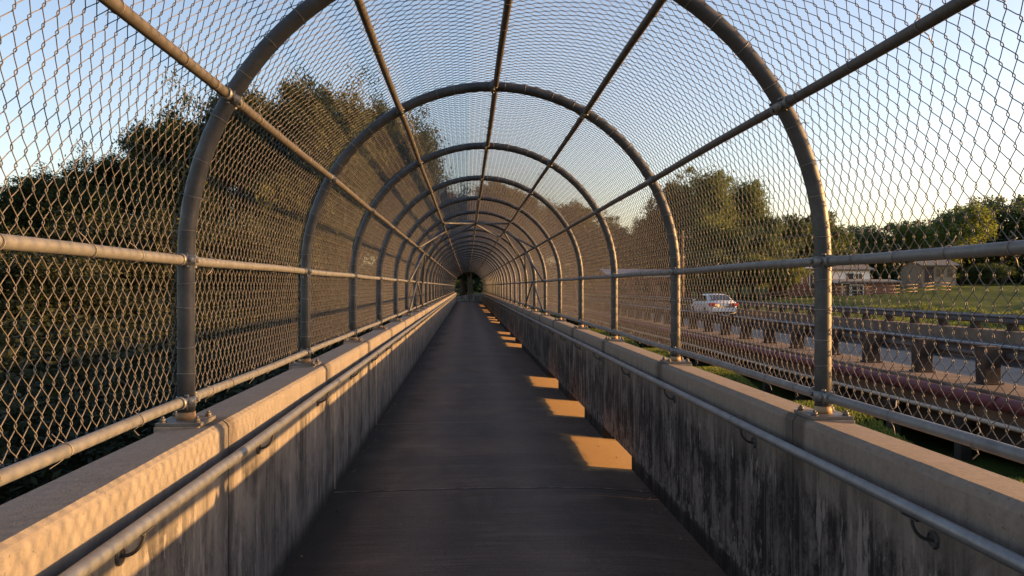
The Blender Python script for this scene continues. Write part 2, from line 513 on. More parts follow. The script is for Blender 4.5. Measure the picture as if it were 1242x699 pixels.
def build_wall(side):
    m = MB()
    s = -1 if side < 0 else 1
    joints = [HOOP0 + STEP * k + 0.06 for k in range(-2, 31)]
    joints = [j for j in joints if Y0 + 0.3 < j < Y1 - 0.3]
    edges = [Y0] + joints + [Y1]
    lr = random.Random(3 + side)
    for a, b in zip(edges[:-1], edges[1:]):
        ya, yb = a + 0.005, b - 0.005
        # full-height and slotted spans along this panel
        cuts = [ya, yb]
        if side > 0:
            for (p, q) in SLOTS:
                for c in (p, q):
                    if ya < c < yb:
                        cuts.append(c)
        cuts.sort()
        for c0, c1 in zip(cuts[:-1], cuts[1:]):
            mid = (c0 + c1) / 2
            slot = side > 0 and any(p < mid < q for p, q in SLOTS)
            zlo = 0.078 if slot else -0.3
            n = max(2, int((c1 - c0) / 0.11))
            rows = []
            for i in range(n + 1):
                y = c0 + (c1 - c0) * i / n
                j = lr.uniform(-0.0022, 0.0022) + 0.002 * math.sin(y * 1.7)
                rows.append([(p[0], y, p[1]) for p in wall_section(side, zlo, j)])
            k = len(rows[0])
            V = [p for r in rows for p in r]
            F = []
            for i in range(n):
                for q in range(k):
                    q2 = (q + 1) % k
                    F.append((i * k + q, i * k + q2, (i + 1) * k + q2, (i + 1) * k + q))
            F.append(tuple(reversed(range(k))))
            F.append(tuple(n * k + q for q in range(k)))
            m.add(V, F)
            if slot:                                     # ragged cast lip hanging from the slot's outer edge
                nn = int((c1 - c0) / 0.03)
                pr = 0.0
                top, bot = [], []
                for i in range(nn + 1):
                    y = c0 + (c1 - c0) * i / nn
                    fr = (y - [p for p, q in SLOTS if p < mid < q][0]) / 1.42
                    d = 0.004 + 0.016 * fr * 0.3 + 0.012 * abs(mnoise.noise(Vector((y * 4.1, 3.3, 0)))) + 0.010 * abs(mnoise.noise(Vector((y * 13, 1.1, 0))))
                    top.append((XRO - 0.012, y, 0.084)); bot.append((XRO - 0.012, y, 0.078 - d))
                N = len(top)
                V = top + bot + [(p[0] - 0.03, p[1], p[2]) for p in top] + [(p[0] - 0.03, p[1], p[2]) for p in bot]
                F = []
                for i in range(N - 1):
                    F += [(i, i + 1, N + i + 1, N + i), (2 * N + i, 3 * N + i, 3 * N + i + 1, 2 * N + i + 1), (N + i, N + i + 1, 3 * N + i + 1, 3 * N + i)]
                m.add(V, F)
    # recessed core closing the joints
    inn, out = (XL, XLO) if side < 0 else (XR, XRO)
    core = [(inn + s * 0.014, 0.10), (inn + s * 0.014, WTOP - 0.03), (out - s * 0.014, WTOP - 0.03), (out - s * 0.014, 0.10)]
    m.prism(core, Y0 + 0.02, Y1 - 0.02)
    mat = M['wall_l'] if side < 0 else M['wall_r']
    root = link('parapet_wall', m.mesh('parapet_wall', mat))
    if side < 0:
        tag(root, 'long concrete wall along the walkway, its top edge lit orange by low sun', 'wall')
    else:
        tag(root, 'long mould-blackened concrete wall with drain slots at its foot, beside the road', 'wall')
    # handrail on the inner face
    hx = inn - s * 0.075
    hm = MB()
    hy0, hy1 = Y0 + 0.4, Y1 - 0.4
    n = 60
    hm.tube([(hx + 0.0015 * math.sin(i * 1.7), hy0 + (hy1 - hy0) * i / n, 0.90 + 0.0015 * math.sin(i * 2.3)) for i in range(n + 1)], 0.0215, 14)
    for k in range(26):                                  # sleeve joints
        y = 4.0 + 3.05 * k
        if hy0 < y < hy1:
            hm.tube([(hx, y - 0.002, 0.9), (hx, y + 0.002, 0.9)], 0.0226, 14)
    hr = link('handrail', hm.mesh('handrail', M['handrail']), root)
    bm_ = MB()
    pts = []
    for i in range(9):
        a = math.pi / 2 * i / 8
        pts.append((inn - s * (0.012 + 0.063 * math.sin(a)), 0.0, 0.90 - 0.022 - 0.075 * math.cos(a) * 1.0))
    bm_.tube([(inn + s * 0.004, 0, 0.803)] + pts, 0.0058, 8)
    bm_.tube([(inn + s * 0.003, 0, 0.803), (inn - s * 0.006, 0, 0.803)], 0.029, 16)
    bm_.ring((inn - s * 0.006, 0, 0.803), (1, 0, 0), 0.024, 0.004, 16, 6)
    bm_.bbox((hx - 0.012, -0.045, 0.8745), (hx + 0.012, 0.045, 0.8785), 0.001)
    bme = bm_.mesh('handrail_bracket', M['iron'])
    y = 2.36 - 1.53 * 3
    while y < hy1:
        if y > hy0:
            link('bracket', bme, hr, (0, y, 0))
        y += 1.53
    if side < 0:
        sm = MB()
        for (jy, z0) in ((5.80 + 0.30, 0.02), (8.24 + 0.62, 0.02)):
            pts = []
            for i in range(14):
                z = z0 + (0.87 - z0) * i / 13
                pts.append((inn + 0.001, jy + 0.003 * math.sin(i * 1.1), z))
            sm.tube(pts, [0.006 + 0.0015 * math.sin(i * 1.9) for i in range(14)], 6)
        link('joint_sealant', sm.mesh('joint_sealant', M['sealant']), root)
    return root
build_wall(-1)
build_wall(1)

def build_end_wall():
    m = MB()
    # continues from the road-side wall and crosses the end of the walkway, stepping down to the turn
    a, b = Vector((1.52, 78.3)), Vector((-2.6, 80.4))
    d = (b - a).normalized(); nrm = Vector((-d.y, d.x))
    V = []
    for (p, top) in ((a, 1.02), (b, 0.36)):
        for (o, z) in ((0, -0.3), (0, top - 0.02), (0.02, top), (0.23, top), (0.25, top - 0.02), (0.25, -0.3)):
            q = p + nrm * (-o)
            V.append((q.x, q.y, z))
    k = 6
    F = [(q, (q + 1) % k, (q + 1) % k + k, q + k) for q in range(k)] + [tuple(range(k)), tuple(reversed(range(k, 2 * k)))]
    m.add(V, F)
    m.prism([(XR, -0.3), (XR, WTOP), (XRO, WTOP - 0.002), (XRO, -0.3)], Y1 + 0.01, 78.6)
    tag(link('end_wall', m.mesh('end_wall', M['wall_l'])), 'low concrete wall crossing the far end of the walkway where it turns', 'wall')
build_end_wall()

# ------------------------------------------------------------------ chain-link tunnel
ANG = [0, 30, 60, 90, 120, 150, 180]
def at_angle(a, r=RAD):
    return Vector((r * math.cos(R(a)), 0, SP + r * math.sin(R(a))))

def hoop_pts(r=RAD, z0=WTOP + 0.03):
    p = [(r, 0, z0), (r, 0, 1.25), (r, 0, 1.5)]
    for i in range(41):
        a = math.pi * i / 40
        p.append((r * math.cos(a), 0, SP + r * math.sin(a)))
    p += [(-r, 0, 1.5), (-r, 0, 1.25), (-r, 0, z0)]
    return p

def hoop_mesh(rad, full):
    m = MB()
    m.tube(hoop_pts(), rad, 18, 0)
    lr = random.Random(5)
    def tie(c, ax, rr):
        ax = (Vector(ax) + Vector([lr.uniform(-.12, .12) for _ in range(3)])).normalized()
        m.ring(c, ax, rr + 0.0017, 0.0019, 18, 5, 1)
    for i in range(24):                                       # tie wires round the hoop
        a = 4 + i * 172 / 23 + lr.uniform(-1.5, 1.5)
        if min(abs(a - q) for q in ANG) < 3.5:
            continue
        t = (-math.sin(R(a)), 0, math.cos(R(a)))
        tie(at_angle(a), t, rad)
        if full:
            n = Vector((math.cos(R(a)), 0, math.sin(R(a))))
            c = at_angle(a) + n * (rad + 0.004)
            m.tube([c, c + n * 0.012 + Vector((0, 0.012, 0)), c + n * 0.018 + Vector((0, 0.03 * lr.choice((-1, 1)), 0)) + Vector(t) * lr.uniform(-.02, .02)], 0.0018, 4, 1)
    for sx in (-1, 1):
        for z in (1.24, 1.36, 1.5, 1.63):
            tie((sx * RAD, 0, z + lr.uniform(-.02, .02)), (0, 0, 1), rad)
        m.tube([(sx * RAD, 0, WTOP + 0.022), (sx * RAD, 0, WTOP + 0.055)], [rad * 1.09, rad * 1.03], 18, 2)     # weld collar
    return m.mesh('hoop', [M['hoop'], M['tie'], M['rusty']])

def clamp_shape(m, a, rad, rr=0.022):
    """Brace band round the hoop with a cup for the rail on either side and its bolt."""
    c = Vector((RAD if a == 0 else -RAD, 0, ZBOT)) if a in ('bl', 'br') else None
    if a == 'br': c = Vector((RAD, 0, ZBOT)); t = Vector((0, 0, 1)); n = Vector((-1, 0, 0))
    elif a == 'bl': c = Vector((-RAD, 0, ZBOT)); t = Vector((0, 0, 1)); n = Vector((1, 0, 0))
    else:
        c = at_angle(a); t = Vector((-math.sin(R(a)), 0, math.cos(R(a)))); n = Vector((-math.cos(R(a)), 0, -math.sin(R(a))))
    m.tube([c - t * 0.022, c + t * 0.022], rad + 0.004, 18)
    for sy in (-1, 1):
        d = Vector((0, sy, 0))
        m.tube([c + d * (rad - 0.004), c + d * (rad + 0.012), c + d * (rad + 0.05)], [rr + 0.001, rr + 0.0055, rr + 0.005], 14)
        b = c + n * (rad * 0.55) + d * (rad + 0.012)
        m.tube([b - t * 0.030, b + t * 0.030], 0.0055, 8)
        m.tube([b + t * 0.024, b + t * 0.034], 0.010, 6)
        m.tube([b + n * 0.002 - t * 0.0, b + n * 0.02], 0.010, 6)

def build_tunnel():
    root = empty('fence_tunnel', (0, 0, 0))
    tag(root, 'arched chain-link fence tunnel of steel hoops enclosing the walkway', 'fence tunnel')
    hr = 0.0365
    h_near, h_far = hoop_mesh(hr, True), hoop_mesh(hr, False)
    h_mid = hoop_mesh(0.045, False)
    clamps = {}
    for a in ANG + ['bl', 'br']:
        m = MB(); clamp_shape(m, a, hr); clamps[a] = m.mesh('rail_clamp', M['rail'])
    pm = MB()
    pm.bbox((-0.094, -0.098, WTOP + 0.007), (0.094, 0.098, WTOP + 0.022), 0.002)
    pm.bbox((-0.084, -0.104, WTOP - 0.03), (0.098, 0.102, WTOP + 0.0065), 0.004, 1)
    for sx in (-1, 1):
        for sy in (-1, 1):
            x, y = sx * 0.070, sy * 0.074
            pm.tube([(x, y, WTOP + 0.022), (x, y, WTOP + 0.025)], 0.017, 14)
            pm.tube([(x, y, WTOP + 0.025), (x, y, WTOP + 0.038)], 0.0135, 6)
            pm.tube([(x, y, WTOP + 0.038), (x, y, WTOP + 0.047)], 0.007, 8)
    plate = pm.mesh('base_plate', [M['plate'], M['grout']])
    jr = random.Random(11)
    for k in range(-2, NH):
        y = HOOP0 + STEP * k
        hoop = link('hoop', h_mid if k == 6 else (h_near if k < 8 else h_far), root, (0, y, 0))
        for sx in (-1, 1):
            p = link('base_plate', plate, hoop, (sx * RAD, 0, 0))
            p.rotation_euler = (0, 0, R(jr.uniform(-2.5, 2.5) + (180 if jr.random() > .5 else 0)))
        if k < 9:
            for a, me in clamps.items():
                link('rail_clamp', me, hoop)
    # longitudinal rails
    ya, yb = HOOP0 - 2 * STEP - 0.4, HOOP0 + STEP * (NH - 1) + 0.06
    rr = random.Random(21)
    for a in ANG + ['bl', 'br']:
        m = MB()
        if a == 'bl': c = Vector((-RAD, 0, ZBOT))
        elif a == 'br': c = Vector((RAD, 0, ZBOT))
        else: c = at_angle(a)
        if a == 90: c = c + Vector((0.02, 0, 0))
        rad = 0.0212
        pts = []
        n = int((yb - ya) / 0.61)
        ph = rr.uniform(0, 6)
        for i in range(n + 1):
            y = ya + (yb - ya) * i / n
            pts.append(c + Vector((0.003 * math.sin(i * 0.9 + ph), y, 0.003 * math.sin(i * 1.3 + ph))))
        m.tube(pts, rad, 14, 0)
        y = ya + 0.2
        out = Vector((math.cos(R(a)), 0, math.sin(R(a)))) if not isinstance(a, str) else Vector((-1 if a == 'bl' else 1, 0, 0))
        tt = Vector((0, 1, 0)).cross(out)
        while y < yb:
            y += rr.uniform(0.30, 0.52)
            ax = (Vector((rr.uniform(-.2, .2), 1, rr.uniform(-.2, .2)))).normalized()
            cc = c + Vector((0, y, 0))
            m.ring(cc, ax, rad + 0.0017, 0.0019 if y < 20 else 0.0024, 14, 5, 1)
            if y < 16:                                       # twisted tails poking out past the mesh
                for sg in (-1, 1):
                    p = cc + tt * sg * (rad + 0.001)
                    q = p + tt * sg * rr.uniform(.006, .02) + out * rr.uniform(.005, .02)
                    r_ = q + tt * sg * rr.uniform(.005, .025) + Vector((0, rr.uniform(-.04, .04), 0)) + out * rr.uniform(-.01, .015)
                    m.tube([p, q, r_], 0.0018, 4, 1)
        mats = [M['rail'] if (isinstance(a, str) or a in (0, 180)) else M['purlin'], M['tie']]
        link('rail', m.mesh('rail', mats), root)
    # diagonal bracing round the seventh hoop
    yk = HOOP0 + STEP * 6
    nodes = [at_angle(90), at_angle(60), at_angle(30), at_angle(0), Vector((RAD, 0, ZBOT - 0.03))]
    for sx in (-1, 1):
        for dy in (-1, 1):
            for p, q in zip(nodes[:-1], nodes[1:]):
                m = MB()
                a = Vector((p.x * sx * 0.97, yk + dy * 0.06, SP + (p.z - SP) * 0.97)); b = Vector((q.x * sx * 0.97, yk + dy * (STEP - 0.06), SP + (q.z - SP) * 0.97))
                m.tube([a, b], 0.021, 10)
                link('brace', m.mesh('brace', M['hoop']), root)
    # chain-link panels: wires hooked into their neighbours
    def chain(seed):
        g = np.random.default_rng(seed)
        nw = 74
        pitch = STEP / nw
        A = pitch / 2 * 1.27
        rr_ = RAD + 0.036 + 0.006
        leg = SP - (ZBOT + 0.004)
        arc = math.pi * rr_
        L = 2 * leg + arc
        nh = 120
        hp = L / nh
        ks = np.arange(nh + 1)
        off = np.array([-0.26, -0.14, -0.045, 0.045, 0.14, 0.26])
        s = (ks[:, None] + off[None, :]) * hp                       # points along each bend
        s = np.clip(s, 0, L)
        amp = np.array([0.59, 0.86, 0.99, 0.99, 0.86, 0.59])
        lift = np.array([-1.0, -1.0, -0.5, 0.5, 1.0, 1.0])
        s = s.ravel()
        V, F = [], []
        base = 0
        P = len(s)
        for i in range(nw):
            sign = np.where((ks + i) % 2 == 0, 1.0, -1.0)
            y = (sign[:, None] * amp[None, :] * A).ravel() + (i + 0.5) * pitch
            w_ = (sign[:, None] * lift[None, :] * 0.0021).ravel()
            so = s + 0.0025 * np.sin(y * 9 + i) + g.normal(0, 0.0012, P)
            yo = y + g.normal(0, 0.0009, P) + 0.003 * np.sin(s * 5 + seed)
            bulge = 0.010 * np.sin((yo / STEP) * math.pi) * (0.5 + 0.5 * np.sin(so * 3.1 + seed * 2)) + w_
            th = np.clip((so - leg) / rr_, 0, math.pi)
            nx, nz = np.cos(th), np.sin(th)
            x = rr_ * nx; z = SP + rr_ * nz
            z = np.where(so < leg, SP - (leg - so), np.where(so > leg + arc, SP - (so - leg - arc), z))
            p = np.stack([x + nx * bulge, yo, z + nz * bulge], 1)
            nn = np.stack([nx, np.zeros(P), nz], 1)
            t = np.gradient(p, axis=0)
            t /= np.linalg.norm(t, axis=1)[:, None] + 1e-9
            b = np.cross(t, nn)
            b /= np.linalg.norm(b, axis=1)[:, None] + 1e-9
            n2 = np.cross(b, t)
            r = 0.0019
            ring = np.stack([p + n2 * r, p + b * r, p - n2 * r, p - b * r], 1).reshape(-1, 3)
            V.append(ring)
            idx = base + np.arange(P - 1)[:, None] * 4
            for q in range(4):
                q2 = (q + 1) % 4
                F.append(np.concatenate([idx + q, idx + q2, idx + 4 + q2, idx + 4 + q], 1))
            base += P * 4
        V = np.concatenate(V); F = np.concatenate(F)
        me = bpy.data.meshes.new('mesh_panel')
        me.vertices.add(len(V)); me.vertices.foreach_set('co', V.ravel())
        me.loops.add(F.size); me.loops.foreach_set('vertex_index', F.ravel().astype(np.int32))
        me.polygons.add(len(F)); me.polygons.foreach_set('loop_start', np.arange(0, F.size, 4, dtype=np.int32))
        me.polygons.foreach_set('use_smooth', np.ones(len(F), bool))
        me.update(calc_edges=True)
        me.materials.append(M['wire'])
        return me
    variants = [chain(1), chain(2), chain(3)]
    for k in range(-2, NH - 1):
        link('mesh_panel', variants[(k + 2) % 3], root, (0, HOOP0 + STEP * k, 0))
build_tunnel()

# ------------------------------------------------------------------ road bridge, guard rails, pipes
M['asphalt'] = simple('worn_asphalt', (0.10, 0.097, 0.095), 0.85, 0, 0.2, 1.5, 0.3, 0.3)
M['paint'] = simple('road_paint', (0.62, 0.61, 0.58), 0.7, 0, 0.15, 5)
M['yellow'] = simple('yellow_road_paint', (0.55, 0.36, 0.05), 0.7, 0, 0.15, 5)
M['curb'] = simple('bridge_curb_concrete', (0.17, 0.12, 0.085), 0.9, 0, 0.35, 1.8, 0.2, 0.4)
M['girder'] = simple('dark_girder', (0.06, 0.048, 0.04), 0.8, 0, 0.3, 2)
M['post'] = simple('weathered_concrete_post', (0.060, 0.043, 0.034), 0.9, 0, 0.5, 4, 0.2, 0.5)
M['beam'] = galv('galvanised_beam', (0.10, 0.088, 0.082), (0.17, 0.155, 0.148), 0.4, 0.45)
M['redpipe'] = simple('red_primer_pipe', (0.125, 0.032, 0.036), 0.6, 0, 0.25, 3)
M['whitepipe'] = simple('cream_pipe', (0.50, 0.43, 0.34), 0.6, 0, 0.2, 3)
RZ = -0.30
RY0, RY1 = -25.0, 150.0

def build_road():
    m = MB()
    m.prism([(9.12, RZ - 0.01), (9.12, RZ), (13.6, RZ + 0.05), (18.1, RZ), (18.1, RZ - 0.01)], RY0, 420)
    tag(link('road', m.mesh('road', M['asphalt'])), 'grey two-lane asphalt road running beside the footbridge', None, None, 'structure')
    m = MB()
    def strip(xc, wd, y0, y1, mi):
        zc = RZ + 0.05 * (1 - abs(xc - 13.6) / 4.5) + 0.005
        m.add([(xc - wd / 2, y0, zc), (xc + wd / 2, y0, zc), (xc + wd / 2, y1, zc), (xc - wd / 2, y1, zc)], [(0, 1, 2, 3)], mi)
    strip(10.3, 0.12, RY0, 420, 0); strip(17.0, 0.12, RY0, 420, 0)
    strip(13.5, 0.10, RY0, 420, 1); strip(13.7, 0.10, RY0, 420, 1)
    tag(link('road_markings', m.mesh('road_markings', [M['paint'], M['yellow']])), 'white edge lines and double yellow centre line on the road', None, None, 'structure')
    root = empty('road_bridge', (8.6, 20, -0.06))
    tag(root, 'low road bridge with tan curbs beside the chain-link tunnel', 'bridge')
    def part(name, mb, mat):
        o = link(name, mb.mesh(name, mat), root)
        o.location = (-8.6, -20, 0.06)
        return o
    m = MB(); m.prism([(8.12, -0.60), (8.12, -0.36), (9.0, -0.36), (9.0, RZ - 0.03), (18.3, RZ - 0.03), (18.3, -0.36), (19.3, -0.36), (19.3, -0.60)], RY0, RY1); part('slab', m, M['curb'])
    m = MB()
    y = RY0
    while y < RY1:
        m.prism([(8.15, -0.355), (8.15, -0.075), (8.17, -0.055), (9.12, -0.06), (9.15, -0.08), (9.17, -0.355)], y, min(y + 5.98, RY1)); y += 6.0
    part('curb', m, M['curb'])
    m = MB()
    y = RY0 + 2
    while y < RY1:
        m.prism([(18.0, -0.355), (18.02, 0.08), (18.05, 0.10), (18.65, 0.10), (18.67, -0.355)], y, min(y + 5.98, RY1)); y += 6.0
    part('curb', m, M['curb'])
    for gx in (8.45, 11.8, 15.2, 18.7):
        m = MB(); m.box((gx - 0.14, RY0, -1.05), (gx + 0.14, RY1, -0.604)); part('girder', m, M['girder'])
    pm = MB()
    pm.bbox((-0.10, -0.09, -1.45), (0.10, 0.09, -0.603), 0.008)
    pm.bbox((-0.13, -0.15, -0.68), (0.13, 0.15, -0.6035), 0.006)
    pme = pm.mesh('pier', M['girder'])
    for i in range(38):
        link('pier', pme, root, (8.12 - 8.6, 1.9 + 2.1 * i - 20, 0.06))
build_road()

def wbeam(x, y0, y1, ztop, face):
    """Corrugated steel guard-rail beam."""
    m = MB()
    prof = [(0.00, 0.0), (0.012, -0.02), (0.075, -0.055), (0.080, -0.09), (0.02, -0.135), (0.015, -0.17), (0.02, -0.185), (0.080, -0.23), (0.075, -0.265), (0.012, -0.30), (0.0, -0.32)]
    n = len(prof)
    V = []
    for y in (y0, y1):
        V += [(x + face * p[0], y, ztop + p[1]) for p in prof] + [(x + face * (p[0] - 0.006), y, ztop + p[1]) for p in reversed(prof)]
    k = 2 * n
    m.add(V, [(i, (i + 1) % k, (i + 1) % k + k, i + k) for i in range(k)] + [tuple(range(k)), tuple(reversed(range(k, 2 * k)))])
    return m

def guard_rail(x, label, pw, pd, zb, zt, yfirst, face, beam_x):
    root = empty('guard_rail', (x, 12, zb))
    tag(root, label, 'guard rail')
    m = MB()
    for j, y in enumerate(np.arange(RY0 + 2, RY1, 7.62)):
        b = wbeam(beam_x, y, min(y + 7.66, RY1), zt + (0.002 if j % 2 else 0), face)
        m.add(b.v, b.f)
    o = link('beam', m.mesh('guard_beam', M['beam']), root); o.location = (-x, -12, -zb)
    pm = MB()
    pm.bbox((-pd / 2, -pw / 2, 0.0), (pd / 2, pw / 2, zt - zb + 0.02), 0.012)
    pm.bbox((-pd / 2 - 0.03, -pw / 2 - 0.03, 0.0), (pd / 2 + 0.03, pw / 2 + 0.03, 0.03), 0.005)
    bx = beam_x - x
    pm.box((min(bx, face * pd / 2), -0.07, zt - zb - 0.26), (max(bx, face * pd / 2) + 0.0, 0.07, zt - zb - 0.06))
    me = pm.mesh('guard_post', M['post'])
    y = yfirst
    k = 0
    lr = random.Random(int(x))
    while y < 130 and k < 60:
        p = link('post', me, root, (lr.uniform(-.01, .01), y - 12, 0))
        p.rotation_euler = (R(lr.uniform(-1, 1)), R(lr.uniform(-1, 1)), R(lr.uniform(-2, 2)))
        y += 1.905; k += 1
guard_rail(8.72, 'near guard rail of thick weathered concrete posts and grey corrugated beam', 0.24, 0.30, -0.055, 0.57, 12.62 - 1.905 * 5, 1, 8.99)
guard_rail(18.32, 'far guard rail on low square posts at the edge of the green lawn', 0.30, 0.24, 0.10, 0.66, 26.9 - 1.905 * 9, -1, 18.10)

def pipe(x, z, r, mat, name, label, sag, cat):
    m = MB()
    pts = []
    n = 120
    for i in range(n + 1):
        y = RY0 + (RY1 - RY0) * i / n
        pts.append((x + 0.01 * math.sin(i * 0.8), y, z + sag * math.sin(i * 0.55)))
    m.tube(pts, r, 14)
    y = 3.0
    while y < 110:
        m.tube([(x, y - 0.05, z), (x, y + 0.05, z)], r * 1.14, 14)
        y += 4.1
    tag(link(name, m.mesh(name, mat)), label, cat)
pipe(7.86, -0.17, 0.105, M['redpipe'], 'service_pipe', 'thick dull red pipe along the edge of the road bridge', 0.004, 'pipe')
pipe(7.78, -0.48, 0.035, M['whitepipe'], 'conduit_pipe', 'thin cream pipe running below the thick red pipe', 0.018, 'pipe')


# ------------------------------------------------------------------ trees and bushes
def leaf_mat(name, lo, hi, trans=0.35):
    t = NT(name)
    info = t.n('ShaderNodeObjectInfo')
    geo = t.n('ShaderNodeNewGeometry')
    v = t.mapping((1, 1, 1))
    f = t.noise(v, 0.7, 3)
    r = t.math('ADD', t.math('MULTIPLY', f, 0.5), t.math('MULTIPLY', geo.outputs['Random Per Island'], 0.5))
    r = t.math('ADD', r, t.math('MULTIPLY_ADD', info.outputs['Random'], 0.24, -0.12))
    col = t.ramp(r, [(0.25, lo), (0.75, hi)])
    t.fin(col, 0.65, 0, 0.25)
    tr = t.n('ShaderNodeBsdfTranslucent')
    t.l(t.mix(0.5, col, hi), tr.inputs[0])
    mx = t.n('ShaderNodeMixShader')
    mx.inputs[0].default_value = trans
    t.l(t.b.outputs[0], mx.inputs[1]); t.l(tr.outputs[0], mx.inputs[2])
    t.l(mx.outputs[0], t.out.inputs[0])
    return t.m
M['leaf_a'] = leaf_mat('leaves_olive', (0.020, 0.032, 0.010), (0.092, 0.100, 0.030))
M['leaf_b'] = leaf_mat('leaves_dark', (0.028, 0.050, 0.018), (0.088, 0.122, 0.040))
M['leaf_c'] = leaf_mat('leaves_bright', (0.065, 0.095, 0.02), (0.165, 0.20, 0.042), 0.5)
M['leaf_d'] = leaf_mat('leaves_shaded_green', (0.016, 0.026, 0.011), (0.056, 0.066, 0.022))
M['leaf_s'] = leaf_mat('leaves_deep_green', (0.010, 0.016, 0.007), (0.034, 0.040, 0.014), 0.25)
M['leaf_m'] = leaf_mat('leaves_green', (0.046, 0.078, 0.020), (0.135, 0.172, 0.048), 0.45)
M['bark'] = simple('tree_bark', (0.075, 0.058, 0.045), 0.9, 0, 0.35, 8, 0.1, 0.5)

def crown_data(seed, ax, cz, clumps, per, leaf, lump=0.3, shell=0.62, csig=0.42, lobes=0, lr=0.42):
    g = np.random.default_rng(seed)
    d = g.normal(size=(clumps, 3)); d /= np.linalg.norm(d, axis=1)[:, None]
    k1, k2 = g.normal(size=(2, 3, 3)) * 2.2
    lum = 1 + lump * (np.sin(d @ k1 + 1.0).mean(1) + 0.6 * np.sin(d @ k2 * 2.1).mean(1))
    rr = (shell + (1 - shell) * g.random(clumps)) * lum
    rr = np.where(g.random(clumps) < 0.25, rr * g.random(clumps) ** 0.6, rr)
    c = d * rr[:, None] * np.array(ax)
    if lobes:
        ld = g.normal(size=(lobes, 3)); ld /= np.linalg.norm(ld, axis=1)[:, None]
        ld[:, 2] = np.where(ld[:, 2] < -0.5, -ld[:, 2], ld[:, 2])
        lc = ld * g.uniform(0.42, 0.80, lobes)[:, None]
        lrad = lr * g.uniform(0.65, 1.25, lobes)
        k = g.integers(0, lobes, clumps)
        c = (lc[k] + d * (lrad[k] * np.where(g.random(clumps) < 0.12, g.uniform(1.0, 1.3, clumps), 0.55 + 0.45 * g.random(clumps)))[:, None]) * np.array(ax)
    c[:, 2] = np.where(c[:, 2] < -0.62 * ax[2], -0.62 * ax[2] + 0.2 * (c[:, 2] + 0.62 * ax[2]), c[:, 2])
    c[:, 2] += cz
    size = csig * (0.55 + 0.9 * g.random(clumps))
    n = clumps * per
    cc = np.repeat(c, per, 0)
    off = g.normal(size=(n, 3)) * np.repeat(size, per)[:, None] * np.array([1, 1, 0.62])
    p = cc + off
    u = g.normal(size=(n, 3)); u /= np.linalg.norm(u, axis=1)[:, None]
    w_ = g.normal(size=(n, 3)); w_[:, 2] += 0.3
    v = np.cross(u, w_); v /= np.linalg.norm(v, axis=1)[:, None] + 1e-9
    L = leaf * (0.6 + 0.8 * g.random(n))[:, None]
    q = np.stack([p - u * L, p - v * L * 0.42 + u * L * 0.1, p + u * L, p + v * L * 0.42 + u * L * 0.1], 1).reshape(-1, 3)
    return q, c

def crown_mesh(name, q, mat):
    me = bpy.data.meshes.new(name)
    n = len(q) // 4
    me.vertices.add(len(q)); me.vertices.foreach_set('co', q.ravel())
    me.loops.add(n * 4); me.loops.foreach_set('vertex_index', np.arange(n * 4, dtype=np.int32))
    me.polygons.add(n); me.polygons.foreach_set('loop_start', np.arange(0, n * 4, 4, dtype=np.int32))
    me.update(calc_edges=True)
    me.materials.append(mat)
    return me

def trunk_mesh(seed, height, r0, limbs_to, lean=0.4):
    lr = random.Random(seed)
    m = MB()
    top = height
    pts = []
    n = 7
    lx, ly = lr.uniform(-lean, lean), lr.uniform(-lean, lean)
    for i in range(n):
        f = i / (n - 1)
        pts.append(Vector((lx * f * f + 0.08 * math.sin(f * 5 + seed), ly * f * f + 0.08 * math.cos(f * 4), -0.4 + (top + 0.4) * f)))
    m.tube(pts, [r0 * (1.35 if i == 0 else 1) * (1 - 0.8 * i / (n - 1)) for i in range(n)], 8)
    for q in limbs_to:
        q = Vector(q)
        f = min(0.9, max(0.28, (q.z * 0.62) / top))
        i = f * (n - 1)
        b = pts[int(i)].lerp(pts[min(n - 1, int(i) + 1)], i - int(i))
        mid = b.lerp(q, 0.5) + Vector((lr.uniform(-.3, .3), lr.uniform(-.3, .3), -0.25))
        rb = r0 * (1 - 0.75 * f) * 0.55
        m.tube([b, mid, q], [rb, rb * 0.6, rb * 0.15], 6)
    return m.mesh('trunk', M['bark'])

TREE = {}
TH = {}
def tree_kind(key, seed, ax, cz, clumps, per, leaf, mat, height, r0, **kw):
    q, c = crown_data(seed, ax, cz, clumps, per, leaf, **kw)
    lr = np.random.default_rng(seed)
    lim = c[lr.choice(len(c), 16, replace=False)]
    TREE[key] = (crown_mesh('crown', q, M[mat]), trunk_mesh(seed, height, r0, lim))
    TH[key] = float(np.percentile(q[:, 2], 99.7))
# unit trees are built at natural size; h = total height
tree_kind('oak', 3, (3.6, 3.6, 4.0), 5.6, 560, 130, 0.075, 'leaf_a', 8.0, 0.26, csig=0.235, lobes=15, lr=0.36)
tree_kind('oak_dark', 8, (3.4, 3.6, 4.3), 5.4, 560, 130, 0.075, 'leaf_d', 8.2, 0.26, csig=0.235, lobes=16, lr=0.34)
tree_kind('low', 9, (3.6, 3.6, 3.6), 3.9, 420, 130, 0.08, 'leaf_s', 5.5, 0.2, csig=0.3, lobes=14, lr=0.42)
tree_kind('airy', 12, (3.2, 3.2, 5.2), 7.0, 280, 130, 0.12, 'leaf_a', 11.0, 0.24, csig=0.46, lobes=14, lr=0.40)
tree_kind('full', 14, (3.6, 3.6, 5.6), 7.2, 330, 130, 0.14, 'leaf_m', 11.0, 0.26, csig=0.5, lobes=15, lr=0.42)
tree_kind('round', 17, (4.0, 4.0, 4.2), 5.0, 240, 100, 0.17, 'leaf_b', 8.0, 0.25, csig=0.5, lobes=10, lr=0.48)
tree_kind('bright', 23, (4.0, 4.0, 4.6), 5.4, 240, 100, 0.17, 'leaf_c', 8.5, 0.25, csig=0.5, lobes=12, lr=0.44)
